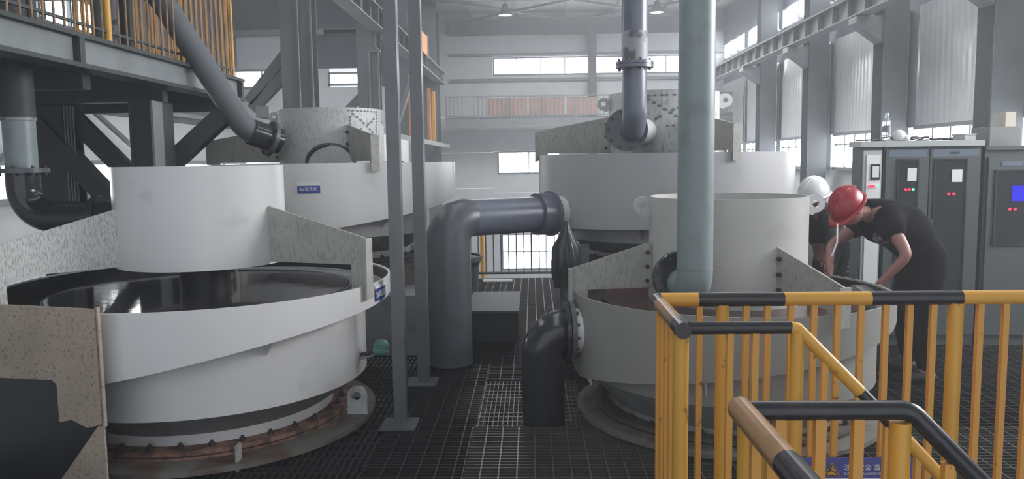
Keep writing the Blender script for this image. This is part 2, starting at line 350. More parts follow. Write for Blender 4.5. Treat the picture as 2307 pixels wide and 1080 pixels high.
# right wall
XR = 7.9
rw = holder('wall_right')
colsR = [8.9, 12.75, 16.6, 20.9, 25.2, 29.2, 33.0]
for k in range(len(colsR)-1):
    y0, y1 = colsR[k]+0.28, colsR[k+1]-0.28
    MB().box(XR+0.1, y0-0.28, LF, XR+0.2, y1+0.28, 1.45).build('wall_panel', WALL, rw)
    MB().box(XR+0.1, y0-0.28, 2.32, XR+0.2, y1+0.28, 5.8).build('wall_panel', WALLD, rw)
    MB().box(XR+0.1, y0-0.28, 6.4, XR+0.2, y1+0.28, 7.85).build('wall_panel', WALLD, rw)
    # hanging corrugated insulation sheet of real waves
    sh = MB(); n = int((y1-y0)/0.05); vs = []; fs = []
    nz = 14
    for i in range(n+1):
        for j in range(nz+1):
            yy = y0+(y1-y0)*i/n; zz = 2.34+(4.75-2.34)*j/nz
            dx = 0.004*(1 if i % 4 < 2 else -1) + 0.012*sin(yy*5+k)*sin(zz*6+yy*3)*(1 if j > 7 else .3) + 0.014*sin(yy*1.9+k*2+zz)
            vs.append((XR-0.02+dx, yy, zz))
    fs = [(i*(nz+1)+j, i*(nz+1)+j+1, (i+1)*(nz+1)+j+1, (i+1)*(nz+1)+j) for i in range(n) for j in range(nz)]
    sh.add(vs, fs, True); sh.box(XR+0.03,y0,2.33,XR+0.06,y1,4.76)
    sh.build('corrugated_sheet', SHEET, rw)
    MB().box(XR-0.06,y0,2.26,XR+0.1,y1,2.33).build('wall_girt', STEELL, rw)
    MB().box(XR-0.06,y0,1.38,XR+0.12,y1,1.46).build('wall_girt', STEELL, rw)
    wd = holder('window_%d' % (8+k)); nn = int((y1-y0)/0.62)
    for i in range(nn):
        a = y0+(y1-y0)*i/nn; b = y0+(y1-y0)*(i+1)/nn
        MB().box(XR+0.06,a+0.03,1.46,XR+0.09,b-0.03,2.26).build('pane', DAY, wd)
        MB().box(XR,a-0.025,1.46,XR+0.1,a+0.025,2.26).build('mullion', STEELL, wd)
    MB().box(XR,y0,2.02,XR+0.1,y1,2.05).build('transom', STEELL, wd)
    wd = holder('window_%d' % (16+k))
    for i in range(3):
        a = y0+(y1-y0)*i/3; b = y0+(y1-y0)*(i+1)/3
        MB().box(XR+0.06,a+0.03,5.85,XR+0.09,b-0.03,6.35).build('pane', DAY, wd)
        MB().box(XR,a-0.03,5.8,XR+0.1,a+0.03,6.4).build('mullion', STEELL, wd)

hz = bpy.data.materials.new('thin_haze'); hz.use_nodes = True; _n = hz.node_tree; _n.nodes.clear()
_v = _n.nodes.new('ShaderNodeVolumeScatter'); _v.inputs['Color'].default_value = (0.93,0.95,1.0,1); _v.inputs['Density'].default_value = 0.0085; _v.inputs['Anisotropy'].default_value = 0.35
_o = _n.nodes.new('ShaderNodeOutputMaterial'); _n.links.new(_v.outputs[0], _o.inputs['Volume'])
tag(MB().box(-8.98,-5.9,-3.9,8.05,32.9,7.75).build('haze', hz), 'thin bluish haze filling the hall', 'haze', kind='stuff')

wd = holder('window_22')  # unseen glowing panes added to back up the side fill light
for i in range(9):
    MB().box(7.82,-0.5+i,2.5,7.86,0.45+i,5.3).build('pane', GLOW, wd); MB().box(7.8,0.45+i,2.5,7.88,0.5+i,5.3).build('mullion', STEELL, wd)
MB().box(8.0,-6,LF,8.1,9.2,2.45).build('wall_panel', WALLD, rw); MB().box(8.0,-6,5.35,8.1,9.2,7.85).build('wall_panel', WALLD, rw); MB().box(8.0,-6,2.45,8.1,-0.5,5.35).build('wall_panel', WALLD, rw)
# ---- columns (H sections) and crane beams
def h_column(x, y, z0, z1, label, d=0.36, wv=0.30, m_=STEEL, bracket=None, group=None):
    t = thing('steel_column', label, 'column', (x, y, z0), group)
    MB().box(x-wv/2,y-d/2,z0,x+wv/2,y-d/2+0.02,z1).build('flange', m_, t)
    MB().box(x-wv/2,y+d/2-0.02,z0,x+wv/2,y+d/2,z1).build('flange', m_, t)
    MB().box(x-0.012,y-d/2+0.02,z0,x+0.012,y+d/2-0.02,z1).build('web', m_, t)
    if bracket:
        s_ = bracket
        MB().prism([(x+s_*wv/2,y-0.05,4.58),(x+s_*(wv/2+0.42),y-0.05,4.58),(x+s_*(wv/2+0.42),y-0.05,4.45),(x+s_*wv/2,y-0.05,4.1)],(0,0,0),(0,0.1,0)).build('bracket', m_, t)
    return t
lc = ['grey steel column behind the raised left tank, third from the back wall','grey steel column right of the small left window, under the crane beam',
      'grey steel column hidden partly by the square posts','grey steel column nearest the back wall on the left']
for i, y in enumerate((12.3,17.6,23.0,28.2)):
    c = h_column(-3.62, y, LF, 7.7, lc[i], 0.42, 0.46)
    if i < 2:  # thin conduit and its support on the column face
        MB().tube([(-3.34,y-0.25,7.0),(-3.44,y-0.25,5.0 - i*0.7),(-3.36,y-0.25,4.9 - i*0.7),(-3.36,y-0.25,LF+2)],0.018,8).build('conduit', POST, c)
        MB().tube([(-3.56,y-0.25,4.9 - i*0.7),(-3.56,y-0.25,LF+2)],0.018,8).build('conduit', POST, c)
        MB().box(-3.59,y-0.27,4.85 - i*0.7,-3.32,y-0.22,4.9 - i*0.7).build('conduit_clip', POST, c)
rc = ['dark column at the right edge behind the cabinets','dark column behind the water bottle','dark column between the two tall silver sheets',
      'dark column right of the walkway end','dark column furthest down the right wall']
for i, y in enumerate((8.9,12.75,16.6,20.9,25.2)):
    c = h_column(7.45, y, LF, 7.7, ['dark column at the right edge of the hall near the cabinets','dark column right behind the water bottle, beside the widest silver sheet','dark column between the second and third silver sheet','dark column with haunch above the white helmet','furthest dark column with haunch on the right wall'][i], 0.5, 0.5, STEEL, None)
    MB().prism([(7.2,y-0.2,4.58),(6.65,y-0.2,4.58),(6.65,y-0.2,4.45),(7.2,y-0.2,4.05)],(0,0,0),(0,0.4,0)).build('bracket', STEELL, c)
def crane_beam(x, y0, y1, label, zb=4.6, h=0.42, face=1):
    t = thing('crane_beam', label, 'beam', (x, y0, zb))
    MB().box(x-0.16,y0,zb,x+0.16,y1,zb+0.025).build('flange', STEELL, t)
    MB().box(x-0.18,y0,zb+h-0.025,x+0.18,y1,zb+h).build('flange', STEELL, t)
    MB().box(x-0.012,y0,zb+0.025,x+0.012,y1,zb+h-0.025).build('web', STEELL, t)
    n = int((y1-y0)/0.85)
    for i in range(n):
        yy = y0+0.2+i*0.85; MB().box(x-0.15,yy,zb+0.025,x+0.15,yy+0.03,zb+h-0.025).build('stiffener', STEEL, t)
    MB().box(x-0.04,y0,zb+h,x+0.04,y1,zb+h+0.1).build('crane_rail', STEELD, t)
    return t
crane_beam(-3.36, 8.0, 29.5, 'ribbed crane runway beam on the left column row')
crane_beam(6.8, 9.0, 32.5, 'ribbed crane runway beam rising along the right wall')

# braces in the left column line
def brace(a, b, label, w_=0.14, m_=STEEL):
    return tag(MB().bar(a,b,w_,0.16).build('diagonal_brace', m_), label, 'brace')
brace((-4.35,17.6,2.7),(-3.6,17.6,3.43),'diagonal brace just behind the small left window')
brace((-3.7,12.3,3.58),(-4.45,12.3,2.69),'diagonal brace crossing the wide left window, upper one')
brace((-3.7,12.3,3.27),(-4.4,12.3,2.58),'diagonal brace crossing the wide left window, lower one')

# back walkway
bwk = thing('back_walkway', 'walkway with faded orange panels along the back wall', 'walkway', (2.5,31.4,3.1))
MB().box(-3.4,31.0,3.42,8,32.4,3.48).build('deck', STEEL, bwk)
MB().box(-3.4,30.95,3.1,8,31.05,3.42).build('edge_beam', STEELL, bwk)
MB().box(-3.4,31.0,4.26,8,31.06,4.31).build('top_rail', STEELL, bwk)
MB().box(-3.4,31.0,3.5,8,31.04,3.55).build('toe_rail', STEELL, bwk)
x = -3.4; k = 0
while x < 8:
    if k % 8 == 0: MB().box(x,30.97,3.42,x+0.06,31.03,4.3).build('rail_post', STEELL, bwk)
    else: MB().box(x,31.0,3.5,x+0.025,31.03,4.28).build('picket', STEELL, bwk)
    x += 0.16; k += 1
for (a,b) in ((-1.8,-0.2),(-0.1,1.3),(1.4,2.6),(6.9,7.6)):
    MB().box(a,31.1,3.5,b,31.13,4.22).build('orange_panel', ORPALE, bwk)

# high left side walkway stubs with orange sheets
t = thing('orange_board', 'small orange board above the left crane beam behind the posts', 'board', (-3.3,21,5.0))
MB().box(-3.22,20.9,4.97,-3.17,24.2,5.55).build('sheet', ORANGE, t); MB().box(-3.24,20.8,4.9,-3.15,20.9,5.6).build('rail_post', STEELL, t); MB().box(-3.24,24.2,4.9,-3.15,24.3,5.6).build('rail_post', STEELL, t)
t = thing('side_walkway', 'pale beam walkway with orange uprights behind the square posts', 'walkway', (-3.5,18,2.3))
MB().box(-3.36,9.5,2.28,-3.2,30.5,2.42).build('edge_beam', STEELL, t)
for i, y in enumerate((21.4,22.3,25.2,26.4)):
    MB().box(-3.35,y,2.42,-3.25,y+0.12,4.1).build('upright', ORANGE if i % 2 == 0 else YELB, t)
MB().bar((-3.25,18.5,2.45),(-3.25,21.8,4.2),0.12,0.12).build('brace', STEEL, t)
t = thing('cage_ladder', 'dark ladder between left columns beside the right square post', 'ladder', (-3.2,19.5,-1))
for s_ in (0,0.5): MB().box(-3.3,19.6+s_,-1.0,-3.26,19.64+s_,2.1).build('ladder_rail', STEELD, t)
for i in range(11): MB().box(-3.3,19.6,-0.8+0.26*i,-3.26,20.1,-0.77+0.26*i).build('rung', STEELD, t)

# lamps
for i, (x, y) in enumerate(((-0.9,28.4),(4.5,28.4))):
    t = thing('high_bay_lamp', ['round high bay lamp on the left of the back roof','round high bay lamp between the two big vertical pipes'][i], 'lamp', (x,y,6.9))
    MB().cyl((x,y,7.25),(x,y,7.7),0.02,8).build('lamp_rod', STEELD, t)
    MB().lathe([(0.05,0.38),(0.1,0.36),(0.11,0.24),(0.14,0.2),(0.27,0.0),(0.27,-0.03),(0.24,-0.03)],(x,y,6.95),24).build('lamp_shade', STEELD, t)
    MB().lathe([(0.0,-0.02),(0.24,-0.02)],(x,y,6.95),24).build('diffuser', LAMPE, t)

# ---- raised left platform
t = thing('upper_platform', 'raised dark steel platform with painted edge beam at upper left', 'platform', (-4.5,6,2.4))
PX = -3.05
MB().box(PX-0.15,3.3,2.57,PX+0.05,8.2,2.6).build('beam_flange', STEELD, t)
MB().box(PX-0.01,3.3,2.40,PX+0.0,8.2,2.57).build('beam_web', STEELL, t)
MB().box(PX-0.15,3.3,2.37,PX+0.05,8.2,2.40).build('beam_flange', STEELD, t)
for y in (5.2,8.1): MB().box(PX,y,2.40,PX+0.05,y+0.06,2.57).build('stiffener', STEELD, t)
MB().box(-7.8,3.3,2.52,PX-0.15,8.2,2.57).build('deck_plate', STEELD, t)
for y in (4.4,5.6,6.8,8.1): MB().box(-7.8,y-0.05,2.26,PX-0.15,y+0.05,2.52).build('joist', STEELD, t)
MB().box(-5.2,3.3,2.3,-5.0,8.2,2.52).build('joist', STEELD, t)
def pickets_run(parent, pts, z0, z1, m_, sz=0.022, rnd=True, name='picket'):
    for (x,y) in pts:
        mb = MB()
        if rnd: mb.cyl((x,y,z0),(x,y,z1),sz/2,8)
        else: mb.box(x-sz/2,y-sz/2,z0,x+sz/2,y+sz/2,z1)
        mb.build(name, m_, parent)
g = thing('platform_railing', 'tall yellow picket railing on the upper left platform edge', 'railing', (PX,6,2.6))
pickets_run(g, [(PX-0.05, 3.6+0.115*i) for i in range(40)], 2.6, 3.75, OLDY, 0.018)
for y in (3.55,5.75): MB().cyl((PX-0.05,y,2.6),(PX-0.05,y,3.8),0.025,12).build('rail_post', YEL, g)
MB().cyl((PX-0.05,3.4,3.75),(PX-0.05,8.2,3.75),0.025,12).build('top_rail', YEL, g)
MB().box(PX-0.065,3.4,2.68,PX-0.045,8.2,2.70).build('toe_rail', STEELD, g)
g = thing('platform_end_railing', 'dense yellow picket railing beside the sloping pipe at upper left', 'railing', (-3.6,8.15,2.6))
pickets_run(g, [(-3.1-0.052*i, 8.15) for i in range(32)], 2.6, 3.75, YELB, 0.03)
MB().cyl((-4.8,8.15,3.75),(-3.05,8.15,3.75),0.025,12).build('top_rail', YEL, g)
for i,(x,y,r,h) in enumerate(((-3.35,5.25,0.035,1.6),(-3.5,6.35,0.05,2.2),(-3.45,6.75,0.03,2.2),(-3.6,7.0,0.06,2.2))):
    q = thing('upright_pipe', ['thin dark upright pipe behind the platform railing at far left','dark upright pipe behind the platform railing near its middle','thinnest dark upright pipe near the middle of the platform railing','thick dark upright pipe just left of the sloping pipe on the platform'][i], 'pipe', (x,y,2.57)); MB().cyl((x,y,2.57),(x,y,2.57+h),r,14).build('pipe_run', STEELD, q); MB().cyl((x,y,2.58),(x,y,2.6),r*1.6,14).build('pipe_flange', STEELD, q)
lbls = ['dark upright pipe behind the left platform railing, nearest the sloping pipe','orange-brown upright pipe behind the platform railing','dark upright pipe behind the platform railing, far left']
for i,(x,y,r,m_) in enumerate(((-3.9,7.4,0.09,PATCHY),(-3.9,6.0,0.08,RUST),(-4.4,5.6,0.12,PIPEDK))):
    q = thing('upright_pipe', lbls[i], 'pipe', (x,y,2.57)); MB().cyl((x,y,2.57),(x,y,5.0),r,16).build('pipe_run', m_, q); MB().cyl((x,y,2.58),(x,y,2.62),r*1.7,16).build('pipe_flange', m_, q)
t = thing('platform_pump', 'dark machine body standing on the upper left platform', 'machine', (-5.0,6.6,2.57))
MB().cyl((-5.4,6.6,3.0),(-4.4,6.6,3.0),0.26,20).build('motor_housing', STEELD, t); MB().box(-5.4,6.35,2.57,-4.4,6.85,2.72).build('base_frame', STEELD, t)
MB().box(-5.0,6.4,3.2,-4.8,6.7,3.36).build('terminal_box', STEEL, t)

# column, braces and conduits below the platform
pc = thing('steel_column', 'dark green steel column under the upper left platform', 'column', (-3.3,6.75,LF))
MB().box(-3.43,6.6,LF,-3.41,6.95,2.26).build('flange', STEELD, pc); MB().box(-3.24,6.6,LF,-3.22,6.78,2.26).build('flange', STEELL, pc); MB().box(-3.28,6.78,LF,-3.22,6.98,2.26).build('stiffening_plate', STEELD, pc); MB().box(-3.41,6.62,LF,-3.24,6.64,2.26).build('web', STEELD, pc)
q = thing('steel_column', 'dark column with cables at the far left behind the pipe elbow', 'column', (-4.3,7.0,LF))
MB().box(-4.44,6.9,LF,-4.19,6.92,2.25).build('flange', STEELD, q); MB().box(-4.33,6.92,LF,-4.30,7.2,2.25).build('web', STEELD, q); MB().box(-4.44,7.2,LF,-4.19,7.22,2.25).build('flange', STEELD, q)
brace((-4.26,7.0,2.273),(-3.55,7.0,1.52),'upper of two parallel dark braces behind the front left tank',0.09,STEELD)
brace((-4.45,6.93,2.12),(-3.42,6.93,0.98),'lower of two parallel dark braces behind the front left tank',0.15,STEELD)
brace((-2.68,7.05,2.25),(-3.36,7.05,1.67),'dark brace rising right from the green column to the platform',0.13,STEELD)
for i in range(4):
    tag(MB().cyl((-4.155+0.027*i,6.88,LF),(-4.155+0.027*i,6.88,2.25),0.008,8).build('cable_conduit', POST), ['leftmost of the four thin upright conduits behind the pipe elbow','second from left of the four thin upright conduits behind the pipe elbow','third from left of the four thin upright conduits behind the pipe elbow','rightmost of the four thin upright conduits behind the pipe elbow'][i], 'conduit', 'conduits beside the far left column')

# ================================================================== PLATFORM FLOOR
fl = holder('floor')
def grating(x0,y0,x1,y1,along,pitch,cross,m_,z=0.0,hh=0.03,bw_=0.006,jit=0.0):
    mb = MB()
    if along == 'y':
        n = int((x1-x0)/pitch)
        for i in range(n+1):
            x = x0+pitch*i; mb.box(x-bw_/2,y0,z-hh,x+bw_/2,y1,z)
        n = int((y1-y0)/cross)
        for i in range(n+1):
            y = y0+cross*i; mb.box(x0,y-0.004,z-0.01,x1,y+0.004,z+0.001)
    else:
        n = int((y1-y0)/pitch)
        for i in range(n+1):
            y = y0+pitch*i; mb.box(x0,y-bw_/2,z-hh,x1,y+bw_/2,z)
        n = int((x1-x0)/cross)
        for i in range(n+1):
            x = x0+cross*i; mb.box(x-0.004,y0,z-0.01,x+0.004,y1,z+0.001)
    # edge band
    mb.box(x0-0.004,y0-0.004,z-hh,x1+0.004,y0,z+0.001); mb.box(x0-0.004,y1,z-hh,x1+0.004,y1+0.004,z+0.001)
    mb.box(x0-0.004,y0,z-hh,x0,y1,z+0.001); mb.box(x1,y0,z-hh,x1+0.004,y1,z+0.001)
    o = mb.build('grating_panel', m_, fl); o['kind'] = 'stuff'; return o
# left strip, bars along the hall; central strip, bars across; galvanised panel in front of the tank
for (y0,y1) in ((-1.0,1.6),(1.61,4.2),(4.21,6.8),(6.81,9.2),(9.21,11.3)):
    grating(-3.4,y0,-0.96,y1,'y',0.04,0.12,GRATE)
for (y0,y1) in ((-1.0,1.6),(1.61,3.6),(3.61,5.2),(5.21,7.07),(7.08,9.4),(9.41,11.3)):
    grating(-0.95,y0,-0.38,y1,'x',0.045,0.1,GRATE)
for (y0,y1) in ((7.08,9.4),(9.41,11.3)): grating(-0.37,y0,0.4,y1,'x',0.045,0.1,GRATE)
grating(-0.37,5.95,0.4,7.07,'x',0.045,0.1,GRATE)
grating(-0.37,4.83,0.32,5.94,'y',0.032,0.085,GRATEL,-0.01,0.025,0.005)
grating(-0.40,2.9,1.6,4.82,'x',0.045,0.1,GRATEL,0.012)
grating(-0.37,-1.0,0.45,1.6,'x',0.045,0.1,GRATEL); grating(-0.37,1.61,0.45,2.89,'x',0.045,0.1,GRATEL)
grating(1.61,3.0,3.4,4.82,'x',0.045,0.1,GRATEL); grating(0.41,4.83,3.4,6.4,'x',0.06,0.1,GRATE); grating(0.41,6.41,3.4,8.8,'x',0.06,0.1,GRATE)
grating(3.41,3.0,5.6,6.4,'x',0.05,0.1,GRATE); grating(3.41,6.41,5.6,8.8,'x',0.05,0.1,GRATE); grating(0.41,8.81,5.6,11.3,'x',0.06,0.1,GRATE)
for x in (-3.42,-0.955,-0.375,1.605,3.405,5.62): MB().box(x-0.05,-1.0 if x < 0.3 else 3.0,-0.24,x+0.05,11.3,-0.036).build('floor_beam', STEELD, fl)
for y in (2.9,4.825,6.4,8.8,11.25): MB().box(-3.4,y-0.05,-0.24,5.6,y+0.05,-0.036).build('floor_beam', STEELD, fl)
# dark solid tray below the grating around the machine bases
MB().box(-3.4,3.0,-0.9,5.6,11.3,-0.86).build('drip_tray', FLOORL, fl)

# ================================================================== TANKS
def lug(parent, c, dirv, size, m_, name='lifting_lug', th=0.025, hole=0.4):
    """flat lug with a hole: plate in the plane of dirv and z; c is the hole centre"""
    d = Vector(dirv).normalized(); nrm = Vector((-d.y, d.x, 0)); mb = MB(); n = 20; c = Vector(c)
    ri = size*hole
    def P(u, v, s_): return c + d*u + Vector((0,0,1))*v + nrm*(s_*th/2)
    out = []
    for j in range(n):
        a = 2*pi*j/n; u, v = cos(a), sin(a)
        if u < 0: k = 1.35 / max(abs(u), abs(v), 1e-6) if abs(v) < 0.99 else 1.0; k = min(k, 1.35); pu, pv = u*size*k, v*size*(k if v < 0 else 1)
        else: pu, pv = u*size, v*size
        out.append((pu, pv))
    inn = [(ri*cos(2*pi*j/n), ri*sin(2*pi*j/n)) for j in range(n)]
    for s_ in (-1, 1):
        vs = [P(u,v,s_) for u,v in out] + [P(u,v,s_) for u,v in inn]
        fs = [(j,(j+1)%n,n+(j+1)%n,n+j) if s_ < 0 else (n+j,n+(j+1)%n,(j+1)%n,j) for j in range(n)]
        mb.add(vs, fs)
    for ring in (out, inn):
        vs = [P(u,v,-1) for u,v in ring] + [P(u,v,1) for u,v in ring]
        mb.add(vs, [(j,(j+1)%n,n+(j+1)%n,n+j) for j in range(n)], True)
    return mb.build(name, m_, parent)

def arm(parent, cx, cy, phi, r0, r1, zi, zo, zbot, hook, m_, hw=0.12, bolts=True, label=None):
    a = R_(phi); d = Vector((cos(a), sin(a), 0)); nrm = Vector((-d.y, d.x, 0)); th = 0.014
    def P(r, z, s_=-1): return Vector((cx, cy, 0)) + d*r + Vector((0,0,z)) + nrm*(s_*th/2)
    poly = [(r0,zi),(r1+0.03,zo),(r1+0.03,hook),(r1-hw+0.03,hook+0.02 if hook > zbot else hook+0.0),(r1-hw+0.03,zbot),(r0,zbot)]
    # the hook sits over the rim: slot for the ring wall
    mb = MB(); pl = [P(r,z) for r,z in poly]
    mb.prism(pl, (0,0,0), nrm*th)
    mb.prism([P(r1+0.018,zo,-1)-nrm*0.03, P(r1+0.034,zo,-1)-nrm*0.03, P(r1+0.034,hook-0.02,-1)-nrm*0.03, P(r1+0.018,hook-0.02,-1)-nrm*0.03], (0,0,0), nrm*0.075)
    o = mb.build('support_arm', m_, parent)
    if label: o['label'] = label
    # fixing angle with bolts on the inner cylinder
    ang = MB()
    if bolts: ang.prism([P(r0+0.004,zbot+0.01,1),P(r0+0.07,zbot+0.01,1),P(r0+0.07,zi-0.04,1),P(r0+0.004,zi-0.02,1)],(0,0,0),nrm*0.008); ang.build('fixing_angle', m_, o)
    if bolts:
        for k in range(3):
            z = zbot+0.05+(zi-zbot-0.12)*k/2
            for s_ in (-1,1):
                q = P(r0+0.035,z,s_); MB().cyl(q-nrm*0.004*s_, q+nrm*0.022*s_,0.014,6).build('bolt', BOLT, o)
    return o

def sweep_ring(mb, cx, cy, Rr, th, ztop, zbf, n=96):
    """ring wall of even top and sloping bottom"""
    mb.lathe([(Rr, zbf),(Rr, ztop),(Rr-th, ztop),(Rr-th, zbf)], (cx,cy,0), n)

def tank(name, label, cx, cy, zt, r, zr, Rr, zbf, R2, z2, Rn, zn, zneck, Rf, zf, Rb, zbase, arms, zi, zo, zab, hook, water_z, armm, welld=None, armlabel=None, nbolt=32, weir=0.78, armbolts=True, rm=None, zcb=None, name_plate_number=0):
    rm = rm or TANK
    t = thing(name, label, 'elutriation tank', (cx,cy,zbase), 'round grey separator tanks')
    zc = zab-0.35 if zcb is None else zcb
    MB().lathe([(r,zc),(r,zt),(r-0.012,zt),(r-0.012,zc),(r,zc)],(cx,cy,0),72).build('feed_cylinder', welld or TANK, t)
    if zcb is not None: MB().lathe([(r-0.02,zc+0.01),(0.16,zc-0.05),(0.16,0.5)],(cx,cy,0),48).build('feed_cone', RUBBER, t)  # black cap added below the cylinder to keep its reflection dark
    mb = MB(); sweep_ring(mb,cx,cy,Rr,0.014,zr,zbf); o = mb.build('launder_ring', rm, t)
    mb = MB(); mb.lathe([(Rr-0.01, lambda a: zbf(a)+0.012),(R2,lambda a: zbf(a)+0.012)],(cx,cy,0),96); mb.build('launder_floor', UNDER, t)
    wz = water_z
    MB().lathe([(R2,z2),(R2,lambda a: zbf(a)+0.02)],(cx,cy,0),96).build('tank_shell', rm, t)
    MB().lathe([(Rr-0.0155,lambda a: zbf(a)+0.02),(Rr-0.0155,zr-0.012)],(cx,cy,0),96).build('launder_lining', RUBBER, t)
    Rw = weir; MB().lathe([(Rw,wz+0.0),(Rw,wz+0.018),(Rw-0.012,wz+0.018),(Rw-0.012,wz-0.2)],(cx,cy,0),96).build('weir', RUBBER, t)
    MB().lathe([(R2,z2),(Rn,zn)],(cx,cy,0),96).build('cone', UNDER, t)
    MB().lathe([(Rn,zn),(Rn,zneck)],(cx,cy,0),96).build('neck', rm, t)
    fm = RUST if name_plate_number == 3 else FLG
    MB().lathe([(Rn,zneck+0.0),(Rf,zneck+0.0),(Rf,zneck-0.025),(Rn,zneck-0.025)],(cx,cy,0),96).build('upper_flange', fm, t)
    MB().lathe([(Rn,zneck-0.033),(Rf,zneck-0.033),(Rf,zf),(Rn,zf)],(cx,cy,0),96).build('lower_flange', fm, t)
    MB().lathe([(0.0,zf+0.002),(Rb,zf+0.002),(Rb,zbase),(0,zbase)],(cx,cy,0),72).build('base_plate', BASEP, t)
    mb0 = None
    for k in range(nbolt):
        a = 2*pi*k/nbolt; x = cx+(Rf+Rn)/2*cos(a); y = cy+(Rf+Rn)/2*sin(a)
        if mb0 is None:
            mb = MB(); mb.cyl((0,0,-0.01),(0,0,0.022),0.018,6); mb.cyl((0,0,0.022),(0,0,0.034),0.010,8)
            b0 = mb.build('bolt', BOLT, t); mb0 = b0.data; b0.location = Vector((x,y,zneck))-Vector((cx,cy,zbase))
        else:
            b1 = bpy.data.objects.new('bolt', mb0); COL.objects.link(b1); b1.parent = t; b1.location = Vector((x,y,zneck))-Vector((cx,cy,zbase))
    for k in range(6):
        a = 2*pi*k/6+R_(-50); zt_ = zbf(a); d = Vector((cos(a),sin(a),0)); nn = Vector((-d.y,d.x,0))*0.006
        c0 = Vector((cx,cy,0))
        MB().prism([c0+d*(R2)+Vector((0,0,zt_+0.01))-nn, c0+d*(Rr-0.03)+Vector((0,0,zt_+0.01))-nn, c0+d*(R2)+Vector((0,0,zt_-0.11))-nn],(0,0,0),nn*2).build('gusset', TANK, t)
    for i,ph in enumerate(arms):
        arm(t,cx,cy,ph,r,Rr,zi,zo,zab,hook,armm[i] if isinstance(armm,list) else armm,label=(armlabel or {}).get(i),bolts=armbolts)
    return t
def water(cx,cy,r,R2,Rr,wz,wm,wb,label_in,label_out,drop=0.07):
    tag(MB().lathe([(r,wz),(R2-0.016,wz)],(cx,cy,0),96).build('slurry_surface', wm), label_in, 'water', kind='stuff')
    tag(MB().lathe([(R2+0.001,wz-drop),(Rr-0.016,wz-drop)],(cx,cy,0),96).build('launder_slurry', wb), label_out, 'water', kind='stuff')

def zb3(a):
    d = abs((math.degrees(a)+115+180) % 360 - 180); return 0.86-0.34*math.exp(-(d/62.0)**1.5)
T3 = tank('elutriation_tank','large grey tank at front left with dark water and a number three plate',-2.175,5.05,1.70,0.527,0.957,1.213,zb3,1.035,0.325,0.80,0.165,0.105,0.91,0.055,1.085,0.025,
     [-18.5,101.5,225],1.444,1.25,1.088,0.90,0.87,[ARM,ARM,ARMSTR],armlabel={2:'pale arm covered in dark splashes',0:'dusty grey arm'},weir=0.945,armbolts=False,zcb=1.072,name_plate_number=3)
water(-2.175,5.05,0.05,0.945,1.213,0.89,WATER,WATERB,'dark still slurry water inside the front left tank','black slurry in the outer launder of the front left tank')
lug(T3,(-2.155+1.05*cos(R_(-22)),5.05+1.05*sin(R_(-22)),0.235),(0,0,1),0.07,TANKD) if False else None
def up_lug(parent, x, y, z, w_, h_, m_):
    mb = MB(); n = 16; r = w_/2; hr_ = r*0.42
    out = [(r*cos(pi*j/n), h_-r+r*sin(pi*j/n)) for j in range(n+1)] + [(-r,0),(r,0)]
    hole = [(hr_*cos(2*pi*j/19), h_-r+hr_*sin(2*pi*j/19)) for j in range(19)]
    for s_ in (-0.012, 0.012):
        vs = [(x+u, y+s_, z+v) for u,v in out]+[(x+u,y+s_,z+v) for u,v in hole]
        mb.add(vs,[(j,(j+1)%19,19+(j+1)%19,19+j) for j in range(19)])
    for ring in (out,hole):
        m = len(ring); mb.add([(x+u,y-0.012,z+v) for u,v in ring]+[(x+u,y+0.012,z+v) for u,v in ring],[(j,(j+1)%m,m+(j+1)%m,m+j) for j in range(m)])
    return mb.build('lifting_lug', m_, parent)
up_lug(T3,-1.168,4.97,0.055,0.13,0.19,TANKD)
# beige launder plate on the near side
pl = tag(holder('outlet_plate'), 'beige rust-stained notched steel plate at lower left', 'plate'); pl['kind'] = 'thing'; pl.location = (-2.5,3.8,0.4)
A = Vector((-2.168,3.74,0)); B = Vector((-3.15,4.0,0)); dd = (B-A).normalized(); nn = Vector((-dd.y,dd.x,0))
def PP(u,z): return A+dd*u+Vector((0,0,z))
MB().prism([PP(0,1.0),PP(1.03,1.0),PP(1.03,0.60),PP(0.31,0.62),PP(0.28,0.60),PP(0.28,0.40),PP(0.20,0.42),PP(0.1,0.385),PP(0,0.415)],(0,0,0),nn*-0.012).build('plate_sheet', BEIGE, pl)
MB().prism([PP(-0.008,1.01),PP(0.008,1.01),PP(0.008,0.40),PP(-0.008,0.40)],(0,0,0),nn*-0.018).build('edge_flange', BEIGE, pl)
MB().prism([PP(0.0,0.40),PP(0.035,0.40),PP(0.46,-0.10),PP(0.0,-0.10)],(0,0,0),nn*-0.012).build('stay', BEIGE, pl)
MB().prism([PP(u_,z_)-nn*0.03 for u_,z_ in ((0.02,0.62),(1.10,0.62),(1.10,-0.25),(0.02,-0.25))],(0,0,0),nn*-0.012).build('chute_back', RUBBER, pl)
st = tag(MB().box(-1.665,4.13,0.0,-1.65,4.19,0.15).build('flange_bracket', ARM), 'small upright steel bracket at the rusty flange edge, front left tank', 'bracket')

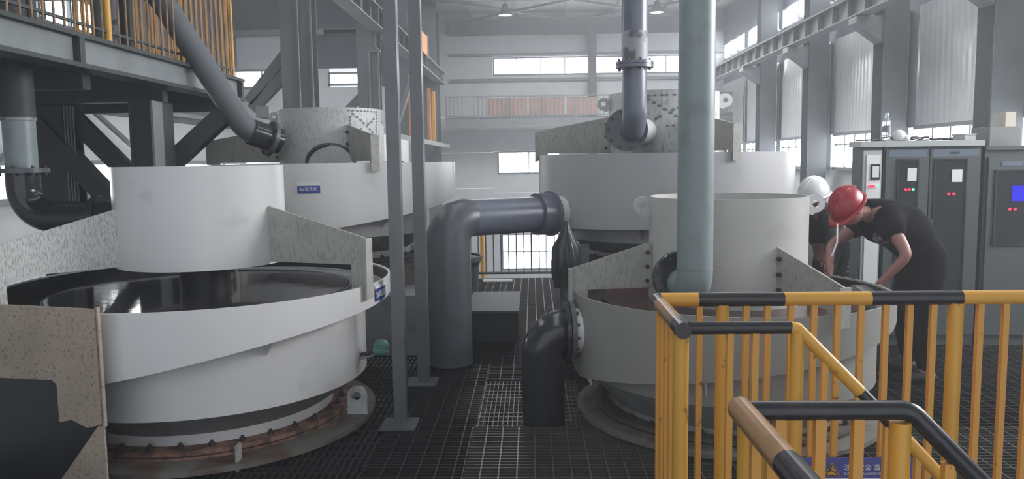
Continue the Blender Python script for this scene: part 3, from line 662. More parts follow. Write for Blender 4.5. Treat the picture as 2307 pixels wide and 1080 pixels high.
def zb4(a):
    d = abs((math.degrees(a)+100+180) % 360 - 180); return min(1.08+0.003*d, 1.58)
T4 = tank('elutriation_tank','raised grey tank behind the front left one with a number four plate',-1.99,7.75,2.23,0.512,1.71,1.217,zb4,0.947,1.04,0.75,0.88,0.82,0.9,0.74,1.0,0.56,
     [-59,61,181],2.07,1.945,1.73,1.655,1.63,[ARM,TANK,ARM],welld=TANKD,armlabel={0:'dark dusty arm'},weir=0.9)
water(-1.99,7.75,0.512,0.9,1.217,1.65,WATER,WATERB,'slurry water inside the raised left tank','slurry in the launder of the raised left tank')
lug(T4,(-1.99-0.569,7.75,2.172),(-1,-0.1,0),0.055,TANKD); lug(T4,(-1.99+0.58,7.72,2.172),(1,0,0),0.065,TANK)
tag(MB().box(-3.2,6.62,0.03,-0.92,8.9,0.56).build('tank_pedestal', PED), 'grey block pedestal under the raised left tank', 'pedestal')

def zb1(a):
    d = (math.degrees(a)+165+180) % 360 - 180; return 0.31+0.0028*d if d>=0 else 0.31+0.0022*abs(d)
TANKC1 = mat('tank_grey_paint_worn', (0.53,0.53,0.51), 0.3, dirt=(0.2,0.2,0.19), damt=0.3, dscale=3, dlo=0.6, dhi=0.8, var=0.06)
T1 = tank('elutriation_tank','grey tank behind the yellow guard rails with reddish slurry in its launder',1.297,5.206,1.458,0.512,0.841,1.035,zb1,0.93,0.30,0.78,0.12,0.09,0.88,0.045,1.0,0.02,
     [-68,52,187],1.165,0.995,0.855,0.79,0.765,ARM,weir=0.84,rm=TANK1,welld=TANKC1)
water(1.297,5.206,0.512,0.84,1.035,0.78,WATERR,WATERB,'reddish slurry surface inside the tank behind the guard rails','black slurry in the launder of the tank behind the guard rails')
lug(T1,(1.297+0.58,5.2,1.40),(1,0,0),0.06,TANK); lug(T1,(1.297-0.565,5.2,1.40),(-1,0,0),0.06,TANKD)

def zb2(a):
    d = abs((math.degrees(a)+180+180) % 360 - 180); return 1.09+0.0005*d
T2 = tank('elutriation_tank','raised grey tank at the back right with a cross of grey patches',1.27,7.59,2.33,0.52,1.76,1.205,zb2,0.95,0.98,0.76,0.86,0.82,0.92,0.77,1.0,0.72,
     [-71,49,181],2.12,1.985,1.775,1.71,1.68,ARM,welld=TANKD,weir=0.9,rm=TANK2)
water(1.27,7.59,0.52,0.9,1.205,1.69,WATER,WATERB,'slurry water inside the raised back right tank','slurry in the launder of the raised back right tank')
lug(T2,(1.27-0.58,7.55,2.24),(-1,0,0),0.06,TANKD); lug(T2,(1.27+0.58,7.55,2.26),(1,0,0),0.065,TANK)
tag(MB().box(0.24,6.62,0.03,2.4,8.7,0.72).build('tank_pedestal', PED), 'grey block pedestal under the raised back right tank', 'pedestal')

# name plates (parts of their tanks) with lettering
def text(body, size, m_, parent, M4, name='lettering', extr=0.0006, sx=1.0):
    c = bpy.data.curves.new(name, 'FONT'); c.body = body; c.size = size; c.extrude = extr; c.align_x = 'CENTER'; c.align_y = 'CENTER'; c.offset = 0.0
    tmp = bpy.data.objects.new(name, c); COL.objects.link(tmp); bpy.context.view_layer.update()
    me = bpy.data.meshes.new_from_object(tmp.evaluated_get(bpy.context.evaluated_depsgraph_get())); bpy.data.objects.remove(tmp)
    me.materials.clear(); me.materials.append(m_); o = bpy.data.objects.new(name, me); COL.objects.link(o)
    o.parent = parent; Mx = Matrix.Translation(-Vector(wloc(parent))) @ M4
    o.matrix_local = Mx @ Matrix.Diagonal((sx,1,1,1)); return o
def plate_on_ring(parent, cx, cy, Rr, phi, z, w_, h_, body, hs=0.03, tilt=0.0):
    a = R_(phi); n_ = 8; mb = MB()
    da = w_/Rr
    rr_ = Rr+0.003
    def seg(z0,z1,m_,nm,off=0.0):
        mb = MB(); mb.lathe([(rr_+off,z0),(rr_+0.002+off,z0),(rr_+0.002+off,z1),(rr_+off,z1)],(cx,cy,0),n_,a0=a-da/2,a1=a+da/2); return mb.build(nm,m_,parent)
    p = seg(z,z+h_,SIGNB2,'name_plate'); seg(z+h_,z+h_+hs,PAPER,'name_plate_strip')
    zc = Vector((0,0,1)); nv = Vector((cos(a),sin(a),0)); xv = zc.cross(nv)
    Mx = Matrix((xv,zc,nv)).transposed().to_4x4(); Mx.translation = Vector((cx,cy,z+h_*0.5))+nv*(rr_+0.006)
    text(body, h_*0.62, SIGNW, p, Mx)
    Mx = Mx.copy(); Mx.translation = Vector((cx,cy,z+h_+hs*0.5))+nv*(rr_+0.004)+xv*(w_*0.06)
    return p
plate_on_ring(T4,-1.99,7.75,1.217,-85.3,1.46,0.19,0.062,'4#淘洗机')
plate_on_ring(T3,-2.175,5.05,1.213,-8.5,0.84,0.19,0.078,'3#淘洗机',0.02)
# sticker on the back right tank
stk = MB().lathe([(1.209,1.53),(1.211,1.53),(1.211,1.63),(1.209,1.63)],(1.27,7.59,0),3,a0=R_(-91.5),a1=R_(-89)).build('sticker', PAPER, T2)
MB().lathe([(1.212,1.54),(1.213,1.54),(1.213,1.585),(1.212,1.585)],(1.27,7.59,0),3,a0=R_(-91.2),a1=R_(-89.3)).build('sticker_mark', STEEL, stk)

# patched access panel of filler on the upper cylinders (blotches with a shape of their own)
def blotches(parent, cx, cy, r, z0, z1, a0, a1, seed):
    rnd = random.Random(seed); m_ = mat('filler_blotch', (0.16,0.165,0.16), 0.6)
    def blot(u,v,s1,s2,ang=0.0):
        n = 10; mb = MB(); vs = []
        for j in range(n):
            t_ = 2*pi*j/n; k = rnd.uniform(0.75,1.1); du = s1*k*cos(t_); dv = s2*k*sin(t_)
            uu = u+du*cos(ang)-dv*sin(ang); vv = v+du*sin(ang)+dv*cos(ang)
            a = a0+(a1-a0)*uu; vs.append((cx+(r+0.002)*cos(a),cy+(r+0.002)*sin(a),z0+(z1-z0)*vv))
        mb.add(vs,[tuple(range(n))]); return mb
    allb = MB()
    def put(*a):
        b = blot(*a); allb.add(b.v, b.f)
    for k in range(9):
        put(k/8+rnd.uniform(-.02,.02),1,0.05,0.035); put(1,k/8,0.03,0.05); 
        if k > 3: put(k/8,0.02,0.04,0.03)
        if k < 7 and k > 2: put(0.02,k/8,0.035,0.06)
    for k in range(8): put(0.12+0.78*k/7,0.88-0.78*k/7,0.06,0.045,-0.7)
    for (u,v) in ((0.85,0.72),(0.75,0.6),(0.35,0.32),(0.28,0.25),(0.62,0.52)): put(u,v,0.06,0.05,0.7)
    return tag(allb.build('filler_marks', m_, parent), kind='stuff')
blotches(T4,-1.99,7.75,0.512,1.95,2.20,R_(-57),R_(-19),3)
blotches(T2,1.27,7.59,0.52,2.0,2.28,R_(-120),R_(-72),5)
# arched manhole on the raised left tank cylinder
mb = MB(); vs=[]; n=14
pts=[(0.21*cos(pi*j/n),0.17*sin(pi*j/n)) for j in range(n+1)]
mbp = MB(); ring=[]
for (u,v) in pts: ring.append((-1.88+u, 7.75-sqrt(0.525**2-(u+0.11)**2)-0.02, 1.71+v))
mbp.tube(ring,0.022,8); mbp.build('manhole_arch', BOLT, T4)
mb.prism([(p[0],7.20,p[2]) for p in ring],(0,0,0),(0,0.03,0)); mb.build('manhole_cover', TANKD, T4)

# ================================================================== PIPES
def flange(parent, c, nrm, r, th, m_, nb=8, bolt_r=0.010, name='pipe_flange'):
    c = Vector(c); nrm = Vector(nrm).normalized()
    f = MB().cyl(c-nrm*th/2, c+nrm*th/2, r, 28).build(name, m_, parent)
    u = nrm.orthogonal().normalized(); v = nrm.cross(u)
    for k in range(nb):
        a = 2*pi*(k+0.3)/nb; q = c+(u*cos(a)+v*sin(a))*r*0.86
        MB().cyl(q-nrm*(th/2+0.02), q+nrm*(th/2+0.02), bolt_r, 6).build('bolt', STEELL, f) if parent.name.startswith('x') else MB().cyl(q-nrm*(th/2+0.018), q+nrm*(th/2+0.018), bolt_r, 6).build('bolt', BOLT, f)
    return f
# 1 left feed pipe into front left tank
p = thing('feed_pipe','thick dark feed pipe with black elbow at far left entering the front tank','pipe',(-3.36,5.2,1.3))
MB().cyl((-3.455,5.2,2.03),(-3.455,5.2,4.2),0.105,24).build('pipe_wrap', STEELD, p)
MB().cyl((-3.455,5.2,1.69),(-3.455,5.2,2.03),0.1,24).build('pipe_run', PIPEGR, p)
MB().tube([(-3.455,5.2,2.02),(-3.455,5.2,2.04)],0.108,24).build('weld_ring', PATCHY, p)
MB().box(-3.58,5.07,2.35,-3.47,5.13,2.58).build('pipe_clamp', RUST, p)
flange(p,(-3.455,5.2,1.685),(0,0,1),0.165,0.03,PIPEDK)
MB().tube([(-3.455,5.2,1.67)]+arc((-3.455,5.2,1.37),(-3.455,5.2,2),(-2.6,5.15,1.37),0.2,10)+[(-2.66,5.12,1.37)],0.105,24).build('elbow', PIPEGY, p)
MB().cyl((-2.95,5.16,1.37),(-2.9,5.16,1.37),0.14,24).build('pipe_flange', PIPEGY, p)
# 2 sloping pipe into raised left tank
p = thing('sloping_pipe','thick grey pipe sloping down from upper left into the raised tank','pipe',(-2.6,7.1,2.0))
pts = [(-5.2,6.9,3.27)]+arc((-3.3,6.9,3.27),(-5,6.9,3.27),(-2.62,7.05,2.07),0.25,8)+arc((-2.60,7.05,2.03),(-3.3,6.9,3.27),(-2.2,7.4,1.86),0.2,8)+[(-2.36,7.25,1.93)]
MB().tube(pts,0.105,24).build('pipe_run', STEEL, p)
MB().cyl((-2.56,7.08,2.005),(-2.36,7.26,1.92),0.12,24).build('pipe_sleeve', PIPEGY, p)
flange(p,(-2.42,7.2,1.945),(0.55,0.5,-0.22),0.165,0.035,PIPEDK)
# 3 blue grey pipe into raised back right tank
p = thing('drop_pipe','blue-grey pipe hanging from the roof into the back right tank','pipe',(0.82,6.4,2.0))
MB().cyl((0.83,6.35,2.49),(0.83,6.35,2.72),0.1045,24).build('pipe_primer_band', PATCHY, p)
MB().cyl((0.83,6.35,2.72),(0.83,6.35,5.5),0.1045,24).build('pipe_upper_run', PIPEBL, p)
flange(p,(0.83,6.35,2.475),(0,0,1),0.15,0.022,PIPEBL); flange(p,(0.83,6.35,2.448),(0,0,1),0.15,0.025,PIPEBL)
MB().tube([(0.83,6.35,2.45)]+arc((0.83,6.35,1.955),(0.83,6.35,3),(0.84,6.8,1.955),0.17,10)+[(0.84,6.62,1.955)],0.098,24).build('elbow', PIPEBL, p)
flange(p,(0.80,6.63,1.958),(0.25,0.95,0),0.18,0.03,PIPEDK,10,0.013)
MB().cyl((0.82,6.65,1.958),(1.02,7.14,1.958),0.12,24).build('nozzle', TANKD, p)
# 4 big grey green pipe into right front tank
p = thing('feed_pipe','tall pale grey-green pipe dropping into the tank behind the guard rails','pipe',(0.935,4.4,1.0))
MB().cyl((0.918,4.4,1.09),(0.918,4.4,5.5),0.1,32).build('pipe_run', PIPEGR, p)
MB().tube([(0.918,4.4,1.083),(0.918,4.4,1.093)],0.102,32).build('weld_ring', STEELL, p)
MB().tube([(0.918,4.4,1.089)]+arc((0.918,4.4,0.96),(0.918,4.4,2),(0.86,4.8,0.97),0.1,8)+[(0.87,4.72,0.97)],0.1,28).build('elbow', PIPEGR, p)
flange(p,(0.875,4.60,1.0),(-0.1,1,0),0.16,0.03,PIPEGY)
fl4 = flange(p,(0.87,4.63,1.0),(-0.1,1,0),0.16,0.02,PIPEDK)
# 5 big duct linking raised right tank to the floor
p = thing('transfer_duct','large dark blue elbow duct between the tank rows','duct',(-0.66,6.3,0))
dv = Vector((-0.85,-0.53,0)).normalized(); q0 = Vector((1.27,7.59,1.24))+dv*1.20
MB().cyl(q0, q0+dv*0.10, 0.155, 28).build('nozzle', TANK, p)
flange(p, q0+dv*0.115, dv, 0.20, 0.03, PIPEBL, 12, 0.012)
MB().cyl(q0+dv*0.13, q0+dv*0.26, 0.185, 28).build('sleeve', PIPEBL, p)
MB().tube([q0+dv*0.2, q0+dv*0.9],0.155,28).build('duct_run', PIPEBL, p)
qe = q0+dv*1.12
MB().tube([q0+dv*0.9]+arc((qe.x,qe.y,1.24),q0,(qe.x,qe.y,0),0.17,3)+[(qe.x,qe.y,0.75),(qe.x,qe.y,0.03)],0.17,28,rr=[0.155,0.165,0.175,0.18,0.185,0.185,0.185]).build('duct_elbow', PIPEDK, p)
# 6 elbow from right front tank into the floor
p = thing('outlet_elbow','black outlet elbow curving from the right front tank into the grating','pipe',(0.12,5.0,0))
MB().cyl((0.40,5.02,0.60),(0.25,5.0,0.60),0.15,28).build('nozzle', TANK, p)
flange(p,(0.245,5.0,0.60),(-1,-0.1,0),0.19,0.03,PIPEDK,12)
flange(p,(0.21,5.0,0.60),(-1,-0.1,0),0.19,0.025,PIPEGY,0)
MB().tube([(0.2,4.995,0.60)]+arc((0.06,4.98,0.60),(0.3,5.0,0.6),(0.06,4.98,0),0.145,12)+[(0.06,4.98,-0.85)],0.14,32).build('elbow', PIPEGY, p)

# dark valve wrapped in plastic under the duct flange
p = thing('wrapped_valve','valve wrapped in creased black plastic below the blue duct flange','valve',(0.22,6.75,0.62))
mb = MB(); prof = [(0.015,1.20),(0.03,1.14),(0.07,1.06),(0.115,0.98),(0.125,0.86),(0.12,0.76),(0.10,0.68),(0.10,0.64)]
vs = []; n = 40
for (r,z) in prof:
    for j in range(n):
        a = 2*pi*j/n; k = 1+0.13*sin(7*a+z*4)+0.06*sin(13*a)
        vs.append((0.285+r*k*cos(a),6.50+r*k*sin(a)*0.75,z))
mb.add(vs,[(i*n+j,i*n+(j+1)%n,(i+1)*n+(j+1)%n,(i+1)*n+j) for i in range(len(prof)-1) for j in range(n)],True); mb.build('plastic_wrap', BAG, p)
MB().cyl((0.285,6.50,0.03),(0.285,6.50,0.66),0.06,16).build('valve_stem', PIPEDK, p)
MB().box(0.39,6.46,0.78,0.47,6.56,1.0).build('valve_body', PIPEDK, p)

# dark pump box behind the duct
p = thing('pump_box','dark round-topped box left of the far railing','machine',(-0.82,9.0,0))
MB().lathe([(0,0.62),(0.32,0.6),(0.36,0.55),(0.33,0.5),(0.33,0.0)],(-0.97,9.0,0.0),32).build('drum', STEELD, p)
MB().lathe([(0.36,0.62),(0.38,0.62),(0.38,0.57),(0.36,0.57)],(-0.97,9.0,0.0),32).build('drum_rim', STEEL, p)

t = thing('steel_box','low dark steel box on the grating beyond the duct','box',(-0.45,7.6,0))
MB().box(-0.62,7.15,0.02,-0.16,8.2,0.30).build('box_body', STEELD, t); MB().box(-0.64,7.13,0.30,-0.14,8.22,0.32).build('lid', STEEL, t)
# green valve actuator on the front left tank
p = thing('green_actuator','small teal valve actuator on the side of the front left tank','valve',(-1.05,5.25,0.5))
ax, ay, az = -1.03, 4.98, 0.48
MB().cyl((ax-0.11,ay,az-0.03),(ax-0.02,ay,az-0.01),0.014,12).build('stem', BOLT, p); MB().cyl((ax-0.11,ay-0.03,az-0.05),(ax-0.02,ay-0.02,az-0.03),0.008,8).build('stem', STEELL, p)
MB().cyl((ax-0.02,ay,az),(ax+0.06,ay,az+0.005),0.036,16).build('valve_body', GREENV, p)
MB().ellip((ax+0.03,ay,az+0.045),0.045,0.04,0.03).build('actuator_head', GREENV, p)
MB().cyl((ax+0.03,ay,az+0.02),(ax+0.03,ay,az+0.04),0.052,18).build('actuator_cap', GREENV, p)
MB().cyl((ax+0.06,ay,az+0.0),(ax+0.075,ay,az+0.0),0.028,16).build('end_cap', GREENV, p)

# square posts
for i,(x,y,w_) in enumerate(((-0.868,4.90,0.08),(-0.858,5.88,0.088))):
    t = thing('square_post',['nearer square steel post on a base plate between the tanks','further square steel post standing behind the nearer one'][i],'post',(x,y,0))
    MB().box(x-w_/2,y-w_/2,0.013,x+w_/2,y+w_/2,7.2).build('post_tube', POST, t)
    MB().box(x-0.125,y-0.12,0.003,x+0.105,y+0.12,0.013).build('base_plate', POST, t)

# ================================================================== GUARD RAILS
HR = 1.165
def rail(parent, pts, r, m_, name='handrail', label=None, n=20):
    o = MB().tube(pts, r, n).build(name, m_, parent)
    if label: o['label'] = label
    return o
def picket(parent, x, y, z0, z1, s=0.022): MB().box(x-s/2,y-s/2,z0,x+s/2,y+s/2,z1).build('picket', YELB, parent)
g = thing('guard_rail','long black and yellow guard rail with yellow pickets beyond the stair','railing',(1.4,2.96,0))
Y1 = 2.96; cuts = [0.488,0.632,0.956,1.284,1.626,2.10,2.6,3.2]
for i in range(len(cuts)-1):
    m_, lb = (YEL,'yellow section') if i % 2 == 0 else (BLK,'black section')
    rail(g, [(cuts[i],Y1,HR),(cuts[i+1]-0.0005,Y1,HR)], 0.027 if i % 2 == 0 else 0.0275, m_, 'rail_section', lb)
rail(g, [(0.472,Y1,HR),(0.472,2.86,HR)],0.026,BLK,'rail_section','black corner section'); rail(g, [(0.472,2.8595,HR),(0.47,2.50,HR)],0.0265,BRN,'rail_section','worn yellow section'); rail(g, [(0.47,2.4995,HR),(0.47,2.41,HR)],0.0268,BLK,'rail_section','black end section')
MB().tube([(0.472,Y1,HR),(0.486,Y1,HR)],0.0275).build('rail_section', BLK, g)
xs = [0.637,0.815,0.897,0.985,1.072,1.162,1.251,1.344,1.434,1.523,1.699,1.794,1.885,1.98,2.07,2.16]
for x in xs: picket(g, x, Y1, 0.06 if not 0.97 < x < 1.46 else 0.06, HR-0.02)
for x in (0.725,1.607,2.5): MB().cyl((x,Y1,0.0),(x,Y1,HR-0.02),0.0245 if x < 1.5 else 0.028,18).build('rail_post', YEL, g)
for y in (2.90,2.81,2.72,2.63,2.54): picket(g, 0.472, y, 0.06, HR-0.02, 0.02)
MB().cyl((0.47,2.45,0.0),(0.47,2.45,HR-0.02),0.025,18).build('rail_post', YEL, g)
MB().cyl((0.46,Y1,0.06),(3.2,Y1,0.06),0.012,8).build('bottom_rail', YELB, g); MB().cyl((0.472,2.44,0.06),(0.472,Y1,0.06),0.012,8).build('bottom_rail', YELB, g)
# stair rail A
g = thing('stair_rail','yellow and black stair handrail behind the nearer black one','railing',(0.8,2.45,0))
rail(g, [(0.495,2.45,HR-0.0),(0.815,2.45,HR-0.0)],0.0205,BLK,'rail_section','black level section')
sl = [(0.815,2.45,HR-0.0),(0.838,2.45,HR-0.004),(1.04,2.45,HR-0.21)]
rail(g, sl,0.0205,YEL,'rail_section','yellow sloping section')
rail(g, [(1.04,2.45,HR-0.21),(1.18,2.45,HR-0.355)],0.021,BLK,'rail_section','black sloping section')
rail(g, [(1.18,2.45,HR-0.355),(1.75,2.45,HR-0.97)],0.0205,YEL,'rail_section','yellow sloping section')
MB().cyl((0.838,2.45,-0.2),(0.838,2.45,HR-0.015),0.0215,18).build('rail_post', YEL, g)
for x in (0.625,0.705): picket(g, x, 2.45, 0.06, HR-0.015, 0.02)
for x in (0.925,1.035,1.13,1.23,1.32,1.42,1.52,1.62): picket(g, x, 2.45, HR-0.02-(x-0.838)*1.04-0.85, HR-0.02-(x-0.838)*1.04, 0.02)
# stair rail B
YBn = 1.625
g = thing('stair_rail','nearest black stair handrail in the bottom right foreground','railing',(0.6,1.65,0))

rail(g, [(0.445,YBn,HR),(0.73,YBn,HR)]+arc((0.797,YBn,HR),(0.4,YBn,HR),(1.4,YBn,HR-0.63),0.05,6)+[(1.62,YBn,HR-0.845)],0.0208,BLK,'rail_section','glossy black bent section')
rail(g, [(0.44,YBn+0.01,HR+0.002),(0.443,1.33,HR)],0.0265,BRN,'rail_section','worn brown section'); rail(g, [(0.443,1.3295,HR),(0.445,0.8,HR)],0.0268,BLK,'rail_section','black section')
MB().cyl((0.777,YBn,-0.2),(0.777,YBn,HR-0.025),0.022,18).build('rail_post', YEL, g)
MB().cyl((0.45,YBn-0.02,0.0),(0.45,YBn-0.02,HR-0.02),0.0215,18).build('rail_post', YEL, g)
for x in (0.522,0.607,0.687): picket(g, x, YBn, 0.06, HR-0.015, 0.0215)
for y in (1.53,1.43,1.33,1.23,1.13): picket(g, 0.445, y, 0.06, HR-0.015, 0.02)
for x in (0.88,0.98,1.08,1.18,1.28,1.38,1.48): picket(g, x, YBn, HR-0.02-(x-0.797)*1.04-0.85, HR-0.03-(x-0.797)*1.04, 0.02)
MB().cyl((0.445,YBn,0.06),(0.797,YBn,0.06),0.012,8).build('bottom_rail', YELB, g)
# the stair itself
g = thing('stair_flight','dark grating stair going down to the right between the handrails','stairs',(1.8,2.05,-1))
for y in (1.68,2.42): MB().bar((0.75,y,0.0),(4.0,y,-3.38),0.02,0.2).build('stringer', YEL, g)
for k in range(15): MB().box(0.8+0.22*k,1.69,-0.12-0.228*k-0.03,1.04+0.22*k,2.41,-0.12-0.228*k).build('tread', GRATEL, g)

# sign on the guard rail
sg = thing('safety_sign','blue safety sign with two warning triangles hung on guard rail pickets','sign',(1.2,2.93,0.4))
SX0, SX1, SZ0, SZ1 = 1.02, 1.47, 0.24, 0.545; SY = 2.935
MB().box(SX0,SY,SZ0,SX1,SY+0.004,SZ1).build('sign_board', SIGNB, sg)
Mx = Matrix((Vector((1,0,0)),Vector((0,0,1)),Vector((0,-1,0)))).transposed().to_4x4()
def at_sign(x,z,o=0.001): m_ = Mx.copy(); m_.translation = Vector((x,SY-o,z)); return m_
tz = 0.50
o = text('注意安全 当心滑跌', 0.0265, SIGNW, sg, at_sign(1.303,tz+0.006,0.002)); o2 = text('ZHU YI AN QUAN DANG XIN HUA DIE', 0.0125, SIGNW, sg, at_sign(1.303,tz-0.019,0.002))
MB().box(SX0+0.02,SY-0.002,SZ0+0.02,SX1-0.02,SY,0.464).build('sign_white_field', SIGNW, sg)
for (x,k) in ((1.078,0),(1.148,1)):
    s_=0.031
    def tri(s2,dy,m_,nm,par=sg): return MB().prism([(x-s2,SY-dy,tz-0.028+ (s_-s2)*0.6),(x+s2,SY-dy,tz-0.028+(s_-s2)*0.6),(x,SY-dy,tz-0.028+(s_-s2)*0.6+s2*1.75)],(0,0,0),(0,dy*0.4,0)).build(nm,m_,par)
    tt = tri(s_,0.002,SIGNY,'warning_triangle'); tri(s_*0.86,0.003,SIGNK,'triangle_border',tt); tri(s_*0.66,0.004,SIGNY,'triangle_field',tt)
    if k == 0: MB().box(x-0.003,SY-0.006,tz-0.008,x+0.003,SY-0.0045,tz+0.012).box(x-0.003,SY-0.006,tz-0.018,x+0.003,SY-0.0045,tz-0.012).build('exclamation_mark', SIGNK, tt)
    else:
        mb = MB(); mb.bar((x-0.012,SY-0.005,tz+0.004),(x+0.006,SY-0.005,tz-0.01),0.001,0.005); mb.bar((x+0.006,SY-0.005,tz-0.01),(x+0.017,SY-0.005,tz-0.015),0.001,0.003); mb.bar((x-0.004,SY-0.005,tz-0.003),(x-0.014,SY-0.005,tz-0.012),0.001,0.003); mb.cyl((x-0.006,SY-0.006,tz+0.01),(x-0.006,SY-0.0045,tz+0.01),0.004,10); mb.build('slipping_figure', SIGNK, tt)
for x in (1.118,1.345): MB().cyl((x,SY-0.003,0.536),(x,SY,0.536),0.004,10).build('rivet', PAPER, sg)

# far railing
g = thing('far_railing','distant thin railing with one yellow post before the bright window','railing',(-0.3,11.15,0))
for i in range(15): x = -1.12+0.11*i; MB().cyl((x,11.15,0.08),(x,11.15,1.1),0.009,8).build('picket', STEELD, g)
for z in (0.1,1.1): MB().cyl((-1.2,11.15,z),(1.9,11.15,z),0.018,8).build('rail_bar', STEELD, g)
MB().cyl((-0.745,11.38,0.0),(-0.745,11.38,1.12),0.032,14).build('rail_post', YEL, g)
MB().box(-0.72,10.95,0.0,-0.3,11.1,0.02).build('toe_board', CABT, g)
g = thing('far_right_railing','yellow railing glimpsed under the arm of the worker in the red helmet','railing',(3.6,9.0,0))
for i in range(12): MB().cyl((3.36+0.09*i,8.7,0.06),(3.0+0.09*i,8.7,1.15),0.014,8).build('picket', YELB, g)
MB().cyl((3.3,8.7,1.17),(4.5,8.7,1.17),0.025,12).build('top_rail', YEL, g); MB().cyl((3.6,8.7,0.0),(3.6,8.7,1.17),0.045,14).build('rail_post', YEL, g)

# ================================================================== CABINETS
def led(parent, x, y, z, m_, r=0.011):
    MB().cyl((x,y+0.002,z),(x,y-0.010,z),r,14).build('indicator_light', m_, parent)
def frame_rect(mb, x0,z0,x1,z1,y,w_,d):
    mb.box(x0,y-d,z0,x0+w_,y,z1).box(x1-w_,y-d,z0,x1,y,z1).box(x0+w_,y-d,z0,x1-w_,y,z0+w_).box(x0+w_,y-d,z1-w_,x1-w_,y,z1)
CY = 7.0
c = thing('control_cabinet','grey-green double door control cabinet under the water bottle','cabinet',(3.5,7.3,0))
MB().box(3.115,CY,0.0,3.96,7.38,1.79).build('cabinet_body', CAB, c)
MB().box(3.10,CY-0.04,1.79,3.97,7.40,1.84).build('cabinet_top', CABT, c)
for i,(x0,x1) in enumerate(((3.125,3.50),(3.51,3.95))):
    d = MB().box(x0,CY-0.025,0.1,x1,CY,1.765).build('door', CAB, c)
    wx0, wx1 = ((3.235,3.40) if i == 0 else (3.555,3.82))
    MB().box(x0+0.02,CY-0.027,1.70,x1-0.02,CY-0.0255,1.76).build('header_strip', CABB, d)
    MB().box(wx0,CY-0.03,0.5,wx1,CY-0.026,1.67).build('door_window', CABG, d)
    f = MB(); frame_rect(f,wx0-0.012,0.488,wx1+0.012,1.682,CY-0.026,0.013,0.010); f.build('window_seal', TRIMB, d)
    MB().box(x1-0.035 if i == 0 else x0+0.012,CY-0.045,1.02,x1-0.02 if i == 0 else x0+0.027,CY-0.026,1.15).build('door_handle', POST, d)
    if i == 0:
        MB().box(3.313,CY-0.034,1.487,3.392,CY-0.031,1.60).build('paper_sheet', PAPER, d)
        for x,m_ in ((3.301,LED_R),(3.333,LED_R),(3.366,LED_G)): led(d,x,CY-0.03,1.413,m_)
    else:
        MB().box(3.70,CY-0.034,1.474,3.79,CY-0.031,1.585).build('paper_sheet', PAPER, d)
        for x,m_ in ((3.678,LED_R),(3.722,LED_R)): led(d,x,CY-0.03,1.37,m_,0.012)
        MB().box(3.68,CY-0.0285,1.72,3.76,CY-0.0275,1.74).build('name_strip', STEELD, d)
c = thing('control_cabinet','narrow grey cabinet at the left end of the cabinet row','cabinet',(2.98,7.2,0))
MB().box(2.92,6.99,0.0,3.095,7.2,1.79).build('cabinet_body', CAB, c); MB().box(2.895,6.96,1.79,3.098,7.22,1.84).build('cabinet_top', CABT, c)
d = MB().box(2.925,6.965,0.1,3.085,6.99,1.76).build('door', CABT, c)
MB().box(2.95,6.958,0.5,3.07,6.964,1.72).build('door_window', PAPER, d); MB().box(2.985,6.952,1.50,3.065,6.957,1.64).build('meter', CABG, d); MB().box(2.998,6.948,1.525,3.055,6.951,1.62).build('meter_face', PAPER, d)
for x,m_ in ((2.985,LED_R),(3.013,LED_R),(3.042,LED_G)): led(d,x,6.956,1.447,m_)
c = thing('control_cabinet','dark cabinet with a blue screen at the right edge','cabinet',(4.45,7.3,0))
MB().box(3.985,CY-0.02,0.0,4.9,7.6,1.75).build('cabinet_body', CAB, c); MB().box(3.98,CY-0.045,1.75,4.92,7.64,1.785).build('cabinet_top', CAB, c)
d = MB().box(4.01,CY-0.045,0.1,4.87,CY-0.02,1.69).build('door', CAB, c)
MB().box(4.08,CY-0.05,0.92,4.82,CY-0.046,1.565).build('door_window', CABG, d); f = MB(); frame_rect(f,4.065,0.905,4.835,1.58,CY-0.046,0.016,0.012); f.build('window_seal', TRIMB, d)
MB().box(4.215,CY-0.056,1.30,4.36,CY-0.052,1.435).build('display_screen', SCREEN, d)
for x in (4.203,4.25): led(d,x,CY-0.05,1.23,LED_R,0.012)
MB().box(4.12,CY-0.05,1.61,4.3,CY-0.046,1.65).build('name_strip', CABB, d)

# on the cabinets
b = thing('water_bottle','clear plastic water bottle standing on the cabinets','bottle',(3.22,7.2,1.84))
bx, by, bz = 3.22, 7.2, 1.841
MB().lathe([(0.0,0.0),(0.034,0.002),(0.036,0.02),(0.034,0.05),(0.036,0.06),(0.036,0.15),(0.033,0.18),(0.015,0.215),(0.014,0.235)],(bx,by,bz),28).build('bottle_body', CLEAR, b)
MB().lathe([(0.0,0.257),(0.016,0.256),(0.017,0.232)],(bx,by,bz),20).build('bottle_cap', PAPER, b)
MB().lathe([(0.0365,0.085),(0.0368,0.085),(0.0368,0.14),(0.0365,0.14)],(bx,by,bz),28).build('bottle_label', GRYH, b)
o = MB().ellip((3.335,7.2,1.893),0.06,0.05,0.053,18,10); o.ellip((3.39,7.19,1.87),0.04,0.04,0.03,14,8)
tag(o.build('plastic_bag', FILMY), 'crumpled milky plastic bag beside the water bottle', 'bag')
rnd = random.Random(4); o = MB()
pts = []
for i in range(60):
    t_ = i/59; pts.append((3.0+0.85*t_+0.05*sin(i*1.3), 7.3+0.08*sin(i*0.9), 1.853+0.03*abs(sin(i*0.75))*(1 if 0.3<t_<0.75 else 0.3)))
o.tube(pts,0.006,6); tag(o.build('loose_cable', BOLT), 'loose tangled black cable lying along the cabinet tops', 'cable')
t = thing('cardboard_box','dark carton on the right end cabinet','box',(4.35,7.3,1.79))
MB().box(4.09,7.1,1.786,4.36,7.4,1.957).build('carton', PED, t); MB().box(4.09,7.23,1.957,4.36,7.27,1.959).build('tape_strip', CARD, t)
